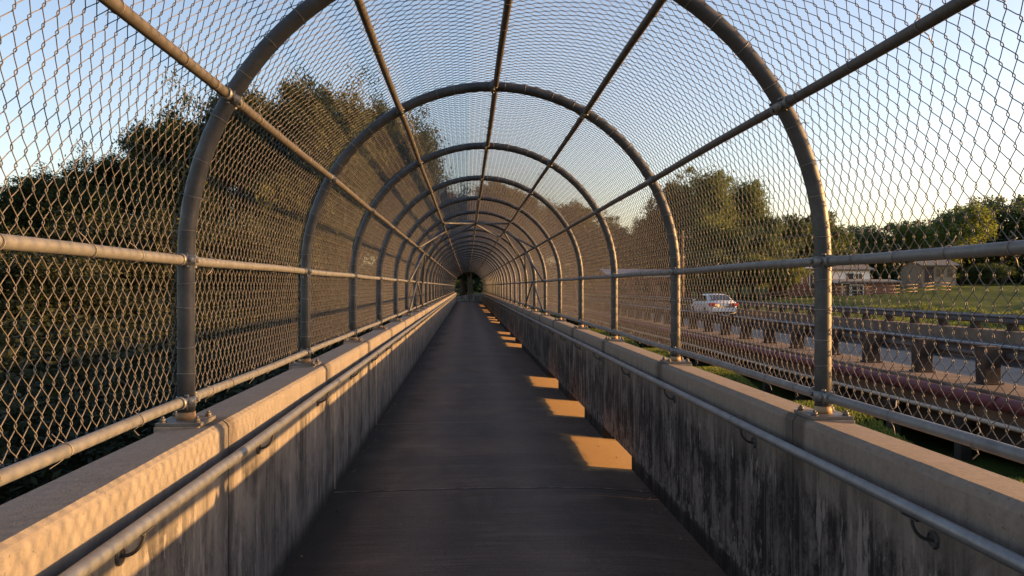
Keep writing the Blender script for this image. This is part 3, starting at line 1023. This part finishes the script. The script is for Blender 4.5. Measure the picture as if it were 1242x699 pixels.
tree_kind('bush', 31, (1.9, 1.9, 1.6), 1.35, 150, 120, 0.065, 'leaf_s', 1.6, 0.07, lump=0.35, csig=0.34)

tr_rng = random.Random(77)
def tree(kind, x, y, top, label, group=None, wide=1.0, name=None, cat='tree', sink=0.0):
    crown, trunk = TREE[kind]
    root = empty(name or ('bush' if kind == 'bush' else 'tree'), (x, y, gh(x, y) - sink), tr_rng.uniform(0, 6.28))
    s = (top - gh(x, y) + sink) / TH[kind]
    root.scale = (s * wide, s * wide, s)
    tag(root, label, cat, group)
    link('trunk', trunk, root); link('crown', crown, root)
    return root

# left of the tunnel
LT = [
    ('oak', -27.6, 46.0, 6.5, 1.25, 'lowest olive tree at the left edge of the photo'),
    ('oak', -24.0, 45.0, 7.9, 1.15, 'ragged olive tree second from the left edge, sky showing through it'),
    ('oak', -19.8, 44.0, 8.8, 0.95, 'olive leafy tree midway between the left edge and the first left hoop'),
    ('oak', -16.0, 42.0, 10.4, 0.82, 'olive tree rising directly behind the first left hoop'),
    ('oak', -12.3, 42.0, 12.0, 0.7, 'tall olive tree whose top shows just right of the first left hoop'),
    ('oak', -9.3, 43.0, 12.9, 0.66, 'tallest olive tree, midway between the first and second left hoops'),
    ('oak_dark', -7.9, 50.0, 13.0, 0.66, 'tall shaded tree seen left of the second hoop'),
    ('oak', -6.4, 54.0, 14.3, 0.62, 'tall tree with loose sprays seen above the second hoop'),
    ('airy', -5.0, 62.0, 14.6, 0.66, 'loose tree leaning toward the tunnel roof beyond the third hoop'),
    ('oak_dark', -5.4, 71.0, 13.6, 0.8, 'dark tree seen low on the left between the fourth and fifth hoops'),
    ('oak', -13.0, 56.0, 10.4, 1.0, 'olive tree standing behind the tree line left of the second hoop'),
    ('low', -24.5, 38.0, 3.4, 1.25, 'low dark tree under the tree line at the left edge'),
    ('low', -19.0, 37.0, 3.8, 1.2, 'low dark tree under the tree line, left of the first left hoop'),
    ('low', -12.0, 22.0, 2.7, 1.25, 'low dark tree below the middle rail near the left edge'),
    ('low', -12.5, 29.0, 4.4, 1.15, 'low dark tree behind the first left hoop, just above the middle rail'),
    ('low', -9.4, 34.0, 4.6, 1.0, 'low dark tree filling the space between the first and second left hoops'),
]
for (k, x, y, h, wd, lab) in LT:
    tree(k, x, y, h, lab, 'trees left of the tunnel', wd)
# understory close to the deck, in its shade
br = random.Random(9)
BL = []
for i in range(26):
    y = 5.5 + i * 2.35 + br.uniform(-.5, .5)
    x = -4.6 - br.uniform(0, 1.4) - (i % 2) * 2.6
    BL.append((x, y, gh(x, y) + br.uniform(2.6, 3.6) + 0.012 * y))
for i in range(22):
    y = 8.0 + i * 2.1 + br.uniform(-.8, .8)
    x = -8.8 - br.uniform(0, 1.5) - (i % 2) * 3.0
    BL.append((x, y, br.uniform(0.5, 1.6)))
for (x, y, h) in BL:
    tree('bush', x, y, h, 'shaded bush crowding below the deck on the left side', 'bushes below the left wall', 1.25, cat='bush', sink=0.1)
# round the far end
FE = [
    ('oak_dark', -3.0, 99, 15.0, 1.0, 'dark tree directly behind the far opening of the tunnel'),
    ('oak', 3.6, 98, 14.9, 0.9, 'olive tree rising above the tunnel roof at its far end'),
    ('oak_dark', 0.2, 104, 12.0, 1.2, 'dark tree in the middle of the far opening'),
    ('oak_dark', 5.4, 90, 8.5, 0.9, 'shaded tree right of the far opening beside the road'),
    ('oak', 6.5, 114, 15.5, 1.0, 'tall tree seen through the tunnel roof near the vanishing point'),
    ('oak_dark', -8.0, 84, 14.5, 1.0, 'dark tree left of the far opening'),
    ('round', -1.0, 125, 13.0, 1.6, 'broad tree mass closing the view beyond the far opening'),
]
for (k, x, y, h, wd, lab) in FE:
    tree(k, x, y, h, lab, None, wd)
# right of the road
RT = [
    ('full', 30.8, 100, 17.0, 0.85, 'tallest loose tree on the right, just right of the second right hoop'),
    ('airy', 27.9, 105, 16.6, 0.75, 'loose tree seen across the second right hoop'),
    ('full', 37.0, 103, 16.2, 0.85, 'loose tall tree just right of the tallest one on the right'),
    ('bright', 31.7, 95, 10.4, 0.85, 'yellow-green tree in front of the tall loose trees'),
    ('round', 35.2, 93, 9.0, 0.85, 'dark green tree above the white car'),
    ('round', 42.2, 100, 11.2, 0.95, 'rounded grey-green tree left of the first right hoop'),
    ('round', 47.4, 104, 11.3, 0.9, 'rounded tree touching the first right hoop'),
    ('bright', 37.1, 87, 4.6, 1.3, 'low bright tree overhanging the rail fence left of the first right hoop'),
    ('bright', 34.2, 88.5, 5.2, 1.2, 'low yellow-green tree behind the white car'),
    ('round', 29.4, 91, 6.0, 1.2, 'low dark tree behind the utility pole'),
    ('oak_dark', 25.9, 112, 12.7, 0.9, 'dark tree seen through the mesh just left of the second right hoop'),
    ('oak_dark', 20.6, 118, 12.4, 0.9, 'dark tree seen through the mesh between the second and third right hoops'),
    ('oak', 17.1, 122, 15.0, 0.8, 'tall olive tree seen through the third bay on the right'),
    ('round', 26.8, 110, 9.2, 1.1, 'low round tree closing the gap right of the second right hoop'),
    ('airy', 13.6, 135, 16.5, 0.9, 'tall thin tree far along the road'),
    ('round', 61.7, 116, 11.2, 0.95, 'dark round tree behind the white house'),
    ('round', 57.2, 119, 8.6, 1.0, 'low dark tree left of the dark round tree behind the white house'),
    ('airy', 62.9, 131, 14.0, 0.6, 'thin pale treetop just right of the first right hoop'),
    ('bright', 74.6, 112, 13.8, 0.95, 'large sunlit tree with a bright right side above the right rail'),
    ('bright', 69.2, 116, 11.6, 0.8, 'green tree joined to the left side of the large sunlit tree'),
    ('round', 85.8, 118, 16.0, 0.95, 'dark tree at the right edge of the photo'),
    ('round', 81.3, 128, 13.0, 1.0, 'dark tree behind the large sunlit tree'),
    ('bright', 68.5, 107, 4.6, 1.4, 'low bright shrub-like tree right of the beige house'),
    ('round', 76.4, 108, 5.0, 1.5, 'low dark tree beneath the large sunlit tree'),
    ('round', 52.0, 124, 8.0, 1.2, 'dark tree behind the brick garage'),
    ('round', 100.5, 126, 15.0, 1.1, 'dark tree partly outside the right edge of the photo'),
    ('round', 24.2, 132, 10.5, 1.3, 'broad dark tree closing the gap behind the utility pole'),
]
for (k, x, y, h, wd, lab) in RT:
    tree(k, x, y, h, lab, 'trees beyond the lawn', wd)

def far_woods():
    q, c = crown_data(41, (1, 1, 1), 0, 10, 10, 0.1)
    g = np.random.default_rng(4)
    Q = []
    for i in range(46):
        ang = R(-26 + 74 * i / 45)
        dist = 175 + 18 * math.sin(i * 1.7) + g.uniform(-10, 10)
        x, y = dist * math.sin(ang), dist * math.cos(ang)
        q, c = crown_data(100 + i, (6.5, 5, 3.2 + g.uniform(-1, 1.0)), 3.0, 70, 40, 0.55, csig=1.1)
        q = q + np.array([x, y, gh(x, y) - 1.0])
        Q.append(q)
    tag(link('far_woods', crown_mesh('far_woods', np.concatenate(Q), M['leaf_b'])), 'distant dark woods along the skyline', None, None, 'stuff')
far_woods()

def litter():
    g = np.random.default_rng(33)
    n = 190
    Y = 1.6 + 24 * g.random(n) ** 1.5
    side = g.random(n) < 0.5
    d = np.abs(g.normal(0, 0.07, n)) + 0.015
    X = np.where(side, XL + d, XR - 0.02 - d)
    far = g.random(n) < 0.14
    X = np.where(far, g.uniform(-1.0, 0.9, n), X)
    Z = np.where(X > 0.85, -0.038 * (X - 0.85) / 0.43 - 0.002, 0.014 * np.clip(1 - np.abs(X) / 1.25, 0, 1)) + 0.008
    a = g.uniform(0, 6.283, n); L = g.uniform(.006, .02, n)
    u = np.stack([np.cos(a), np.sin(a), g.normal(0, .35, n)], 1) * L[:, None]
    v = np.stack([-np.sin(a), np.cos(a), g.normal(0, .35, n)], 1) * (L * 0.5)[:, None]
    p = np.stack([X, Y, Z], 1)
    q = np.stack([p - u, p - v, p + u, p + v], 1).reshape(-1, 3)
    m = simple('dry_leaf', (0.24, 0.16, 0.08), 0.8, 0, 0.4, 30)
    tag(link('leaf_litter', crown_mesh('leaf_litter', q, m)), 'small dry leaves and grit along the foot of both walls', None, None, 'stuff')
litter()

# ------------------------------------------------------------------ houses, rail fence, pole
M['white_siding'] = simple('white_siding', (0.86, 0.84, 0.80), 0.7, 0, 0.05, 2)
M['beige_siding'] = simple('beige_siding', (0.26, 0.21, 0.155), 0.8, 0, 0.12, 2)
M['roof'] = simple('grey_shingles', (0.14, 0.135, 0.13), 0.9, 0, 0.2, 6)
M['pale_roof'] = simple('pale_metal_roof', (0.55, 0.56, 0.58), 0.5, 0.2, 0.1, 2)
M['glass'] = simple('window_glass', (0.02, 0.025, 0.03), 0.08, 0, 0.1, 1, 0.6)
M['trim'] = simple('white_trim', (0.75, 0.74, 0.72), 0.6, 0, 0.05, 3)
M['dark_trim'] = simple('brown_trim', (0.16, 0.12, 0.09), 0.7)
M['door'] = simple('dark_door', (0.045, 0.035, 0.03), 0.6, 0, 0.15, 3)
def brick_mat():
    t = NT('red_brick')
    b = t.n('ShaderNodeTexBrick')
    b.inputs['Scale'].default_value = 1.0
    b.inputs['Brick Width'].default_value = 0.22
    b.inputs['Row Height'].default_value = 0.075
    b.inputs['Mortar Size'].default_value = 0.008
    b.inputs['Color1'].default_value = (0.30, 0.095, 0.055, 1)
    b.inputs['Color2'].default_value = (0.22, 0.07, 0.045, 1)
    b.inputs['Mortar'].default_value = (0.32, 0.26, 0.22, 1)
    x, y, z = t.xyz()
    cb = t.n('ShaderNodeCombineXYZ')
    t.l(t.math('ADD', x, y), cb.inputs[0]); t.l(z, cb.inputs[1])
    t.l(cb.outputs[0], b.inputs['Vector'])
    n = t.noise(t.mapping((1, 1, 1)), 1.2, 4)
    return t.fin(t.mix(t.math('MULTIPLY', n, 0.5), b.outputs[0], (0.16, 0.06, 0.04)), 0.9, 0, 0.2)
M['brick'] = brick_mat()

def house(name, x, y, rz, L, W, H, rise, wall, roof, wins, doors, label, cat='house', base=None, chimney=False, zoff=0.0, trim='trim'):
    """Gabled along local x; front (facing -y) carries openings given as (side, centre, sill, width, height)."""
    root = empty(name, (x, y, gh(x, y) + zoff), R(rz))
    tag(root, label, cat)
    m = MB()
    m.box((-L / 2, -W / 2, -0.8), (L / 2, W / 2, H))
    m.add([(-L / 2, -W / 2, H), (-L / 2, W / 2, H), (-L / 2, 0, H + rise), (L / 2, -W / 2, H), (L / 2, W / 2, H), (L / 2, 0, H + rise)], [(0, 2, 1), (3, 4, 5)])
    link('wall', m.mesh('house_wall', wall), root)
    if base:
        m = MB(); m.box((-L / 2 - 0.04, -W / 2 - 0.04, -0.8), (L / 2 + 0.04, W / 2 + 0.04, 0.7)); link('foundation', m.mesh('foundation', base), root)
    m = MB()
    o, th = 0.45, 0.16
    k = rise / (W / 2)
    for s in (-1, 1):
        e = s * (W / 2 + o)
        ze = H - o * k + 0.03
        V = [(-L / 2 - o, 0, H + rise + 0.03), (L / 2 + o, 0, H + rise + 0.03), (L / 2 + o, e, ze), (-L / 2 - o, e, ze)]
        V += [(p[0], p[1], p[2] + th) for p in V]
        m.add(V, [(0, 1, 2, 3), (4, 7, 6, 5), (0, 4, 5, 1), (1, 5, 6, 2), (2, 6, 7, 3), (3, 7, 4, 0)])
    rf = link('roof', m.mesh('house_roof', roof), root)
    for sx in (-1, 1):
        m = MB()
        for s in (-1, 1):
            e = s * (W / 2 + o); ze = H - o * k + 0.03; xx = sx * (L / 2 + o + 0.012)
            m.add([(xx, 0, H + rise + 0.03 + th + 0.02), (xx, e, ze + th + 0.02), (xx, e, ze - 0.06), (xx, 0, H + rise - 0.05)], [(0, 1, 2, 3)])
        link('bargeboard', m.mesh('bargeboard', M[trim]), root)
    if chimney:
        m = MB(); m.box((L * 0.2, -0.35, H + rise * 0.5), (L * 0.2 + 0.7, 0.35, H + rise + 0.9)); link('chimney', m.mesh('chimney', M['brick']), rf)
    def opening(side, c, z, w_, h_, nm, mat):
        m = MB(); g = MB()
        def P(u, d, zz):
            if side == 'f': return (u, -W / 2 - d, zz)
            if side == 'l': return (-L / 2 - d, u, zz)
            return (L / 2 + d, u, zz)
        def bx(mb, u0, u1, d0, d1, z0, z1):
            a, b = P(u0, d0, z0), P(u1, d1, z1)
            mb.box(tuple(min(p, q) for p, q in zip(a, b)), tuple(max(p, q) for p, q in zip(a, b)))
        t_ = 0.09
        bx(m, c - w_ / 2 - t_, c - w_ / 2, -0.02, 0.06, z, z + h_); bx(m, c + w_ / 2, c + w_ / 2 + t_, -0.02, 0.06, z, z + h_)
        bx(m, c - w_ / 2 - t_, c + w_ / 2 + t_, -0.02, 0.065, z + h_, z + h_ + t_); bx(m, c - w_ / 2 - t_ - .04, c + w_ / 2 + t_ + .04, -0.02, 0.1, z - 0.06, z)
        if nm == 'window':
            bx(m, c - 0.025, c + 0.025, 0.0, 0.05, z, z + h_); bx(m, c - w_ / 2, c + w_ / 2, 0.0, 0.045, z + h_ / 2 - 0.025, z + h_ / 2 + 0.025)
        f = link(nm, m.mesh(nm + '_frame', M[trim]), root)
        bx(g, c - w_ / 2, c + w_ / 2, -0.02, 0.02, z, z + h_)
        link('pane' if nm == 'window' else 'leaf', g.mesh(nm + '_panel', mat), f)
    for (sd_, c, z, w_, h_) in wins: opening(sd_, c, z, w_, h_, 'window', M['glass'])
    for (sd_, c, z, w_, h_) in doors: opening(sd_, c, z, w_, h_, 'door', M['door'])
    return root

house('white_house', 46.6, 96.0, 0, 7.0, 6.0, 2.5, 0.75, M['white_siding'], M['roof'],
      [('f', -2.2, 0.9, 1.0, 1.0), ('f', 2.0, 0.7, 0.9, 1.3)], [('f', 0.9, 0.05, 0.9, 2.0)],
      'white gabled house above the low brick garage on the lawn', zoff=0.75)
house('brick_garage', 45.2, 86.5, 0, 6.6, 4.4, 1.75, 0.22, M['brick'], M['roof'], [('f', -1.3, 0.25, 1.3, 1.2)], [('f', -2.6, 0.03, 0.8, 1.6)],
      'low red brick garage with dark openings in front of the white house', 'garage', zoff=-0.25)
house('brick_house', 41.0, 94.0, 0, 4.6, 6, 2.7, 0.9, M['brick'], M['pale_roof'], [('f', -1.2, 0.8, 1.3, 1.3)], [('f', 1.0, 0.05, 1.0, 2.1)],
      'red brick house with pale roof just left of the first right hoop', zoff=0.6)
house('beige_house', 65.0, 105.0, -4, 4.6, 6.0, 2.4, 0.9, M['beige_siding'], M['roof'],
      [('f', 0.1, 0.9, 0.9, 1.0), ('f', 1.5, 0.9, 0.6, 1.0)], [('f', -1.4, 0.05, 1.2, 2.1)],
      'small beige house with dark doorway beneath the trees on the right', zoff=0.45, chimney=True, trim='dark_trim')
house('brick_shop', 23.8, 104.0, 4, 11, 8, 3.0, 0.9, M['brick'], M['pale_roof'],
      [('f', -4, 0.9, 1.6, 1.4), ('f', -1.2, 0.9, 1.6, 1.4), ('f', 1.6, 0.9, 1.6, 1.4)], [('f', 4.0, 0.05, 1.2, 2.2)],
      'long red brick building with pale roof seen through the second right bay', 'building', zoff=0.6, trim='dark_trim')

M['rail_wood'] = simple('weathered_fence_wood', (0.15, 0.115, 0.08), 0.9, 0, 0.3, 5)
def rail_fence():
    y = 76.0
    pts = [(31.0, 80.0), (36.0, 77.0), (44.0, 76.0), (51.0, 78.5)]
    root = empty('rail_fence', (44, 76, gh(44, 76)))
    tag(root, 'brown wooden post-and-rail fence crossing the lawn below the houses', 'fence')
    oz = gh(44, 76)
    P = []
    for (a, b) in zip(pts[:-1], pts[1:]):
        n = int(math.hypot(b[0] - a[0], b[1] - a[1]) / 2.4)
        for i in range(n):
            P.append((a[0] + (b[0] - a[0]) * i / n, a[1] + (b[1] - a[1]) * i / n))
    P.append(pts[-1])
    pm = MB(); pm.bbox((-0.07, -0.07, -0.4), (0.07, 0.07, 1.3), 0.01); pme = pm.mesh('fence_post', M['rail_wood'])
    for (x, y) in P:
        link('post', pme, root, (x - 44, y - 76, gh(x, y) - oz))
    for h in (0.45, 0.8, 1.15):
        m = MB()
        for (a, b) in zip(P[:-1], P[1:]):
            u = Vector((a[0] - 44, a[1] - 76 - 0.09, gh(*a) - oz + h)); v = Vector((b[0] - 44, b[1] - 76 - 0.09, gh(*b) - oz + h))
            for q in (-1, 1):
                pass
            m.tube([u, v], 0.062, 4)
        link('rail', m.mesh('fence_rail', M['rail_wood']), root)
rail_fence()

M['pole_wood'] = simple('utility_pole_wood', (0.20, 0.13, 0.085), 0.9, 0, 0.3, 3)
M['cable'] = simple('black_cable', (0.03, 0.03, 0.032), 0.6)
def utility_pole(x, y, h, label):
    root = empty('utility_pole', (x, y, gh(x, y)))
    tag(root, label, 'utility pole')
    m = MB(); m.tube([(0, 0, -0.5), (0.03, 0, h * 0.5), (0, 0, h)], [0.17, 0.145, 0.11], 10); link('pole', m.mesh('pole', M['pole_wood']), root)
    m = MB(); m.bbox((-0.9, -0.17, h - 0.75), (0.9, -0.115, h - 0.63), 0.01); link('crossarm', m.mesh('crossarm', M['pole_wood']), root)
    for u in (-0.8, -0.3, 0.3, 0.8):
        m = MB(); m.tube([(u, -0.14, h - 0.63), (u, -0.14, h - 0.56), (u, -0.14, h - 0.50)], [0.02, 0.045, 0.03], 8); link('insulator', m.mesh('insulator', M['beam']), root)
    return root, (x, y, gh(x, y) + h - 0.5)
utility_pole(20.9, 74.0, 8.0, 'brown utility pole beside the road, seen just right of the second right hoop')
_, pa = utility_pole(32.5, 100.0, 8.6, 'second utility pole carrying the wires, amid the tall trees')
_, pb = utility_pole(35.0, 20.0, 8.4, 'near utility pole beyond the lawn carrying the wires')
for i, (dx, dz) in enumerate(((-0.8, 0), (0.3, 0), (0.8, 0), (0.0, -1.9))):
    m = MB()
    pts = []
    for k in range(41):
        f = k / 40
        pts.append((pa[0] + (pb[0] - pa[0]) * f + dx, pa[1] + (pb[1] - pa[1]) * f - 0.14, pa[2] + (pb[2] - pa[2]) * f + dz - 1.5 * 4 * f * (1 - f)))
    m.tube(pts, 0.014, 5)
    tag(link('overhead_wire', m.mesh('overhead_wire', M['cable'])), 'thin dark overhead wire crossing the sky on the right', 'wire', 'overhead wires')

def road_sign(x, y, h, label):
    root = empty('road_sign', (x, y, gh(x, y) if x > 19.5 else 0.1))
    tag(root, label, 'sign')
    m = MB(); m.bbox((-0.03, -0.03, -0.2), (0.03, 0.03, h), 0.006); link('post', m.mesh('sign_post', M['beam']), root)
    m = MB(); m.bbox((-0.30, -0.05, h - 0.7), (0.30, -0.035, h), 0.006); link('panel', m.mesh('sign_panel', M['curb']), root)
road_sign(19.9, 80.0, 2.6, 'small pale sign panel on a post beside the road, seen in the second right bay')

# ------------------------------------------------------------------ car
def paint_mat():
    t = NT('white_car_paint')
    t.b.inputs['Coat Weight'].default_value = 0.6
    t.b.inputs['Coat Roughness'].default_value = 0.06
    n = t.noise(t.mapping((1, 1, 1)), 3, 4)
    return t.fin(t.ramp(n, [(0.3, (0.62, 0.63, 0.65)), (0.7, (0.70, 0.71, 0.72))]), 0.4, 0.0, 0.5)
M['paint_white'] = paint_mat()
M['tyre'] = simple('tyre_rubber', (0.02, 0.02, 0.02), 0.85)
M['alloy'] = simple('wheel_alloy', (0.45, 0.45, 0.46), 0.35, 0.8, 0.1)
M['taillight'] = simple('red_lens', (0.55, 0.015, 0.015), 0.2, 0, 0.15, 10, 0.6)
M['lens'] = simple('clear_lens', (0.7, 0.68, 0.66), 0.15, 0, 0.05, 4, 0.6)
M['black_trim'] = simple('black_trim', (0.02, 0.02, 0.022), 0.6)

def lerp_tab(tab, y):
    for (a, b) in zip(tab[:-1], tab[1:]):
        if a[0] <= y <= b[0]:
            f = (y - a[0]) / (b[0] - a[0])
            return [p + (q - p) * f for p, q in zip(a[1:], b[1:])]
    return list(tab[-1][1:])

def build_car(x, y, z, rz):
    root = empty('car', (x, y, z), R(rz))
    tag(root, 'white four-door sedan driving away on the road, red tail lights toward us', 'car')
    # rear at y=-2.3, nose at +2.3 ; (y, half width, z low, z belt, z deck)
    low = [(-2.32, 0.70, 0.42, 0.80, 0.86), (-2.26, 0.80, 0.30, 0.92, 0.98), (-2.05, 0.86, 0.24, 0.95, 1.03), (-1.6, 0.89, 0.20, 0.95, 1.02), (-0.6, 0.905, 0.18, 0.93, 0.98),
           (0.5, 0.905, 0.18, 0.90, 0.95), (1.2, 0.895, 0.19, 0.86, 0.93), (1.8, 0.87, 0.22, 0.76, 0.84), (2.15, 0.80, 0.26, 0.64, 0.72), (2.30, 0.66, 0.32, 0.52, 0.58)]
    ys = np.linspace(-2.32, 2.30, 48)
    rows = []
    for yy in ys:
        hw, zl, zb, zd = lerp_tab(low, yy)
        prof = [(0.0, zl), (hw * 0.86, zl), (hw * 0.97, zl + 0.10), (hw, zl + 0.28), (hw * 0.995, (zl + zb) / 2 + .1), (hw * 0.985, zb - 0.06), (hw * 0.93, zb + 0.01), (hw * 0.80, zd - 0.015), (hw * 0.4, zd + 0.01), (0.0, zd + 0.015)]
        for wy in (-1.38, 1.38):
            d = abs(yy - wy)
            if d < 0.37:
                lift = math.sqrt(0.37 ** 2 - d * d)
                prof[1] = (prof[1][0], max(zl, 0.31 + lift * 0.2)); prof[2] = (prof[2][0], max(zl + .1, 0.31 + lift * 0.75)); prof[3] = (prof[3][0], max(zl + .28, 0.31 + lift * 0.96))
        rows.append(prof)
    m = MB()
    V, F = [], []
    k = 19
    for yy, pr in zip(ys, rows):
        ring = [(p[0], yy, p[1]) for p in pr] + [(-p[0], yy, p[1]) for p in reversed(pr[:-1])]
        V += ring
    for i in range(len(ys) - 1):
        for q in range(k - 1):
            F.append((i * k + q, i * k + q + 1, (i + 1) * k + q + 1, (i + 1) * k + q))
    F.append(tuple(range(k))); F.append(tuple(reversed(range((len(ys) - 1) * k, len(ys) * k))))
    m.add(V, F, 0, True)
    # cabin: pillars and roof
    cab = [(-1.95, 0.62, 1.02), (-1.45, 0.60, 1.24), (-1.05, 0.585, 1.385), (-0.4, 0.59, 1.435), (0.2, 0.59, 1.42), (0.55, 0.585, 1.35), (1.0, 0.60, 1.13), (1.35, 0.62, 0.95)]
    V, F = [], []
    for (yy, hw, zt) in cab:
        hb = lerp_tab(low, yy)[0] * 0.90; zb = lerp_tab(low, yy)[2] - 0.02
        V += [(hb, yy, zb), (hb * 0.965 if zt > 1.2 else hb * .98, yy, zb + (zt - zb) * 0.25), (hw + 0.06, yy, zb + (zt - zb) * 0.9), (hw * 0.9, yy, zt), (0, yy, zt + 0.02), (-hw * 0.9, yy, zt), (-hw - 0.06, yy, zb + (zt - zb) * 0.9), (-(hb * 0.965 if zt > 1.2 else hb * .98), yy, zb + (zt - zb) * 0.25), (-hb, yy, zb)]
    k = 9
    for i in range(len(cab) - 1):
        for q in range(k - 1):
            F.append((i * k + q, i * k + q + 1, (i + 1) * k + q + 1, (i + 1) * k + q))
    F.append(tuple(range(k))); F.append(tuple(reversed(range((len(cab) - 1) * k, len(cab) * k))))
    m.add(V, F, 0, True)
    link('body', m.mesh('car_body', M['paint_white']), root)
    # glass panels set proud of the cabin
    def pane(nm, pts, mat=M['glass']):
        a, b, c = Vector(pts[0]), Vector(pts[1]), Vector(pts[2])
        nn = (b - a).cross(c - a).normalized() * 0.012
        q = MB()
        P = [Vector(p) + nn for p in pts]; Q = [Vector(p) - nn for p in pts]
        n = len(pts)
        q.add(P + Q, [tuple(range(n)), tuple(reversed(range(n, 2 * n)))] + [(i, i + n, (i + 1) % n + n, (i + 1) % n) for i in range(n)])
        link(nm, q.mesh(nm, mat), root)
    pane('rear_window', [(-0.62, -1.86, 1.085), (0.62, -1.86, 1.085), (0.54, -1.13, 1.375), (-0.54, -1.13, 1.375)])
    pane('windscreen', [(0.64, 1.27, 1.01), (-0.64, 1.27, 1.01), (-0.53, 0.62, 1.345), (0.53, 0.62, 1.345)])
    for s in (-1, 1):
        p1 = [(s * 0.80, -0.18, 0.99), (s * 0.80, -1.30, 1.01), (s * 0.675, -1.12, 1.30), (s * 0.665, -0.20, 1.37)]
        p2 = [(s * 0.80, 0.98, 0.97), (s * 0.80, -0.10, 0.99), (s * 0.665, -0.12, 1.37), (s * 0.665, 0.42, 1.33)]
        for p in (p1, p2):
            pane('side_window', p if s > 0 else list(reversed(p)))
        tl = MB(); tl.bbox((min(s * .50, s * .80), -2.33, 0.70), (max(s * .50, s * .80), -2.18, 0.90), 0.03); tl.bbox((min(s * .70, s * .855), -2.24, 0.72), (max(s * .70, s * .855), -2.0, 0.90), 0.03)
        link('taillight', tl.mesh('taillight', M['taillight']), root)
        hl = MB(); hl.bbox((min(s * .45, s * .74), 2.08, 0.52), (max(s * .45, s * .74), 2.27, 0.64), 0.03); link('headlight', hl.mesh('headlight', M['lens']), root)
        mr = MB(); mr.bbox((min(s * .90, s * 1.06), 0.62, 0.95), (max(s * .90, s * 1.06), 0.76, 1.08), 0.03); mr.tube([(s * .82, .7, .96), (s * .95, .69, .99)], 0.02, 6); link('mirror', mr.mesh('mirror', M['paint_white']), root)
        dh = MB()
        for yy in (-0.9, 0.1): dh.bbox((min(s * .895, s * .925), yy, 0.80), (max(s * .895, s * .925), yy + 0.2, 0.83), 0.006)
        link('handle', dh.mesh('handle', M['paint_white']), root)
        for wy in (-1.38, 1.38):
            wm = MB(); wm.tube([(s * .69, wy, .31), (s * .71, wy, .31), (s * .86, wy, .31), (s * .885, wy, .31)], [.27, .31, .31, .27], 26)
            wh = link('wheel', wm.mesh('wheel', M['tyre']), root)
            rm = MB(); rm.tube([(s * .86, wy, .31), (s * .892, wy, .31)], [.20, .19], 20)
            for q in range(5):
                a = 2 * math.pi * q / 5
                rm.tube([(s * .895, wy, .31), (s * .893, wy + .17 * math.cos(a), .31 + .17 * math.sin(a))], 0.022, 5)
            link('rim', rm.mesh('rim', M['alloy']), wh)
    b = MB(); b.bbox((-.74, -2.40, 0.36), (.74, -2.27, 0.62), 0.05); link('bumper', b.mesh('bumper', M['paint_white']), root)
    b = MB(); b.bbox((-.26, -2.345, 0.72), (.26, -2.325, 0.86), 0.005); link('number_plate', b.mesh('number_plate', M['trim']), root)
    b = MB(); b.bbox((-.6, -2.37, 0.30), (.6, -2.28, 0.37), 0.01); link('diffuser', b.mesh('diffuser', M['black_trim']), root)
build_car(15.25, 47.5, RZ + 0.03, -1.0)

# ------------------------------------------------------------------ grass tufts in the gap and on the near lawn
def grass():
    g = np.random.default_rng(12)
    def patch(n, x0, x1, y0, y1, hmin, hmax):
        X = g.uniform(x0, x1, n); Y = g.uniform(y0, y1, n)
        Z = ground_h(X, Y)
        a = g.uniform(0, 6.283, n); hh = g.uniform(hmin, hmax, n); wd = hh * 0.09 + 0.006
        lx, ly = g.normal(0, 0.35, (2, n)) * hh
        p = np.stack([X, Y, Z - 0.02], 1)
        d = np.stack([np.cos(a), np.sin(a), np.zeros(n)], 1) * wd[:, None]
        tip = p + np.stack([lx, ly, hh], 1)
        return np.stack([p - d, p + d, tip + d * 0.15, tip - d * 0.15], 1).reshape(-1, 3)
    q = np.concatenate([patch(110000, 3.6, 7.4, 1.5, 34, .025, .075), patch(30000, 19.4, 34, 18, 60, .08, .25)])
    tag(link('grass', crown_mesh('grass', q, M['leaf_c'])), 'rough green grass between the bridges and along the lawn edge', None, None, 'stuff')
grass()
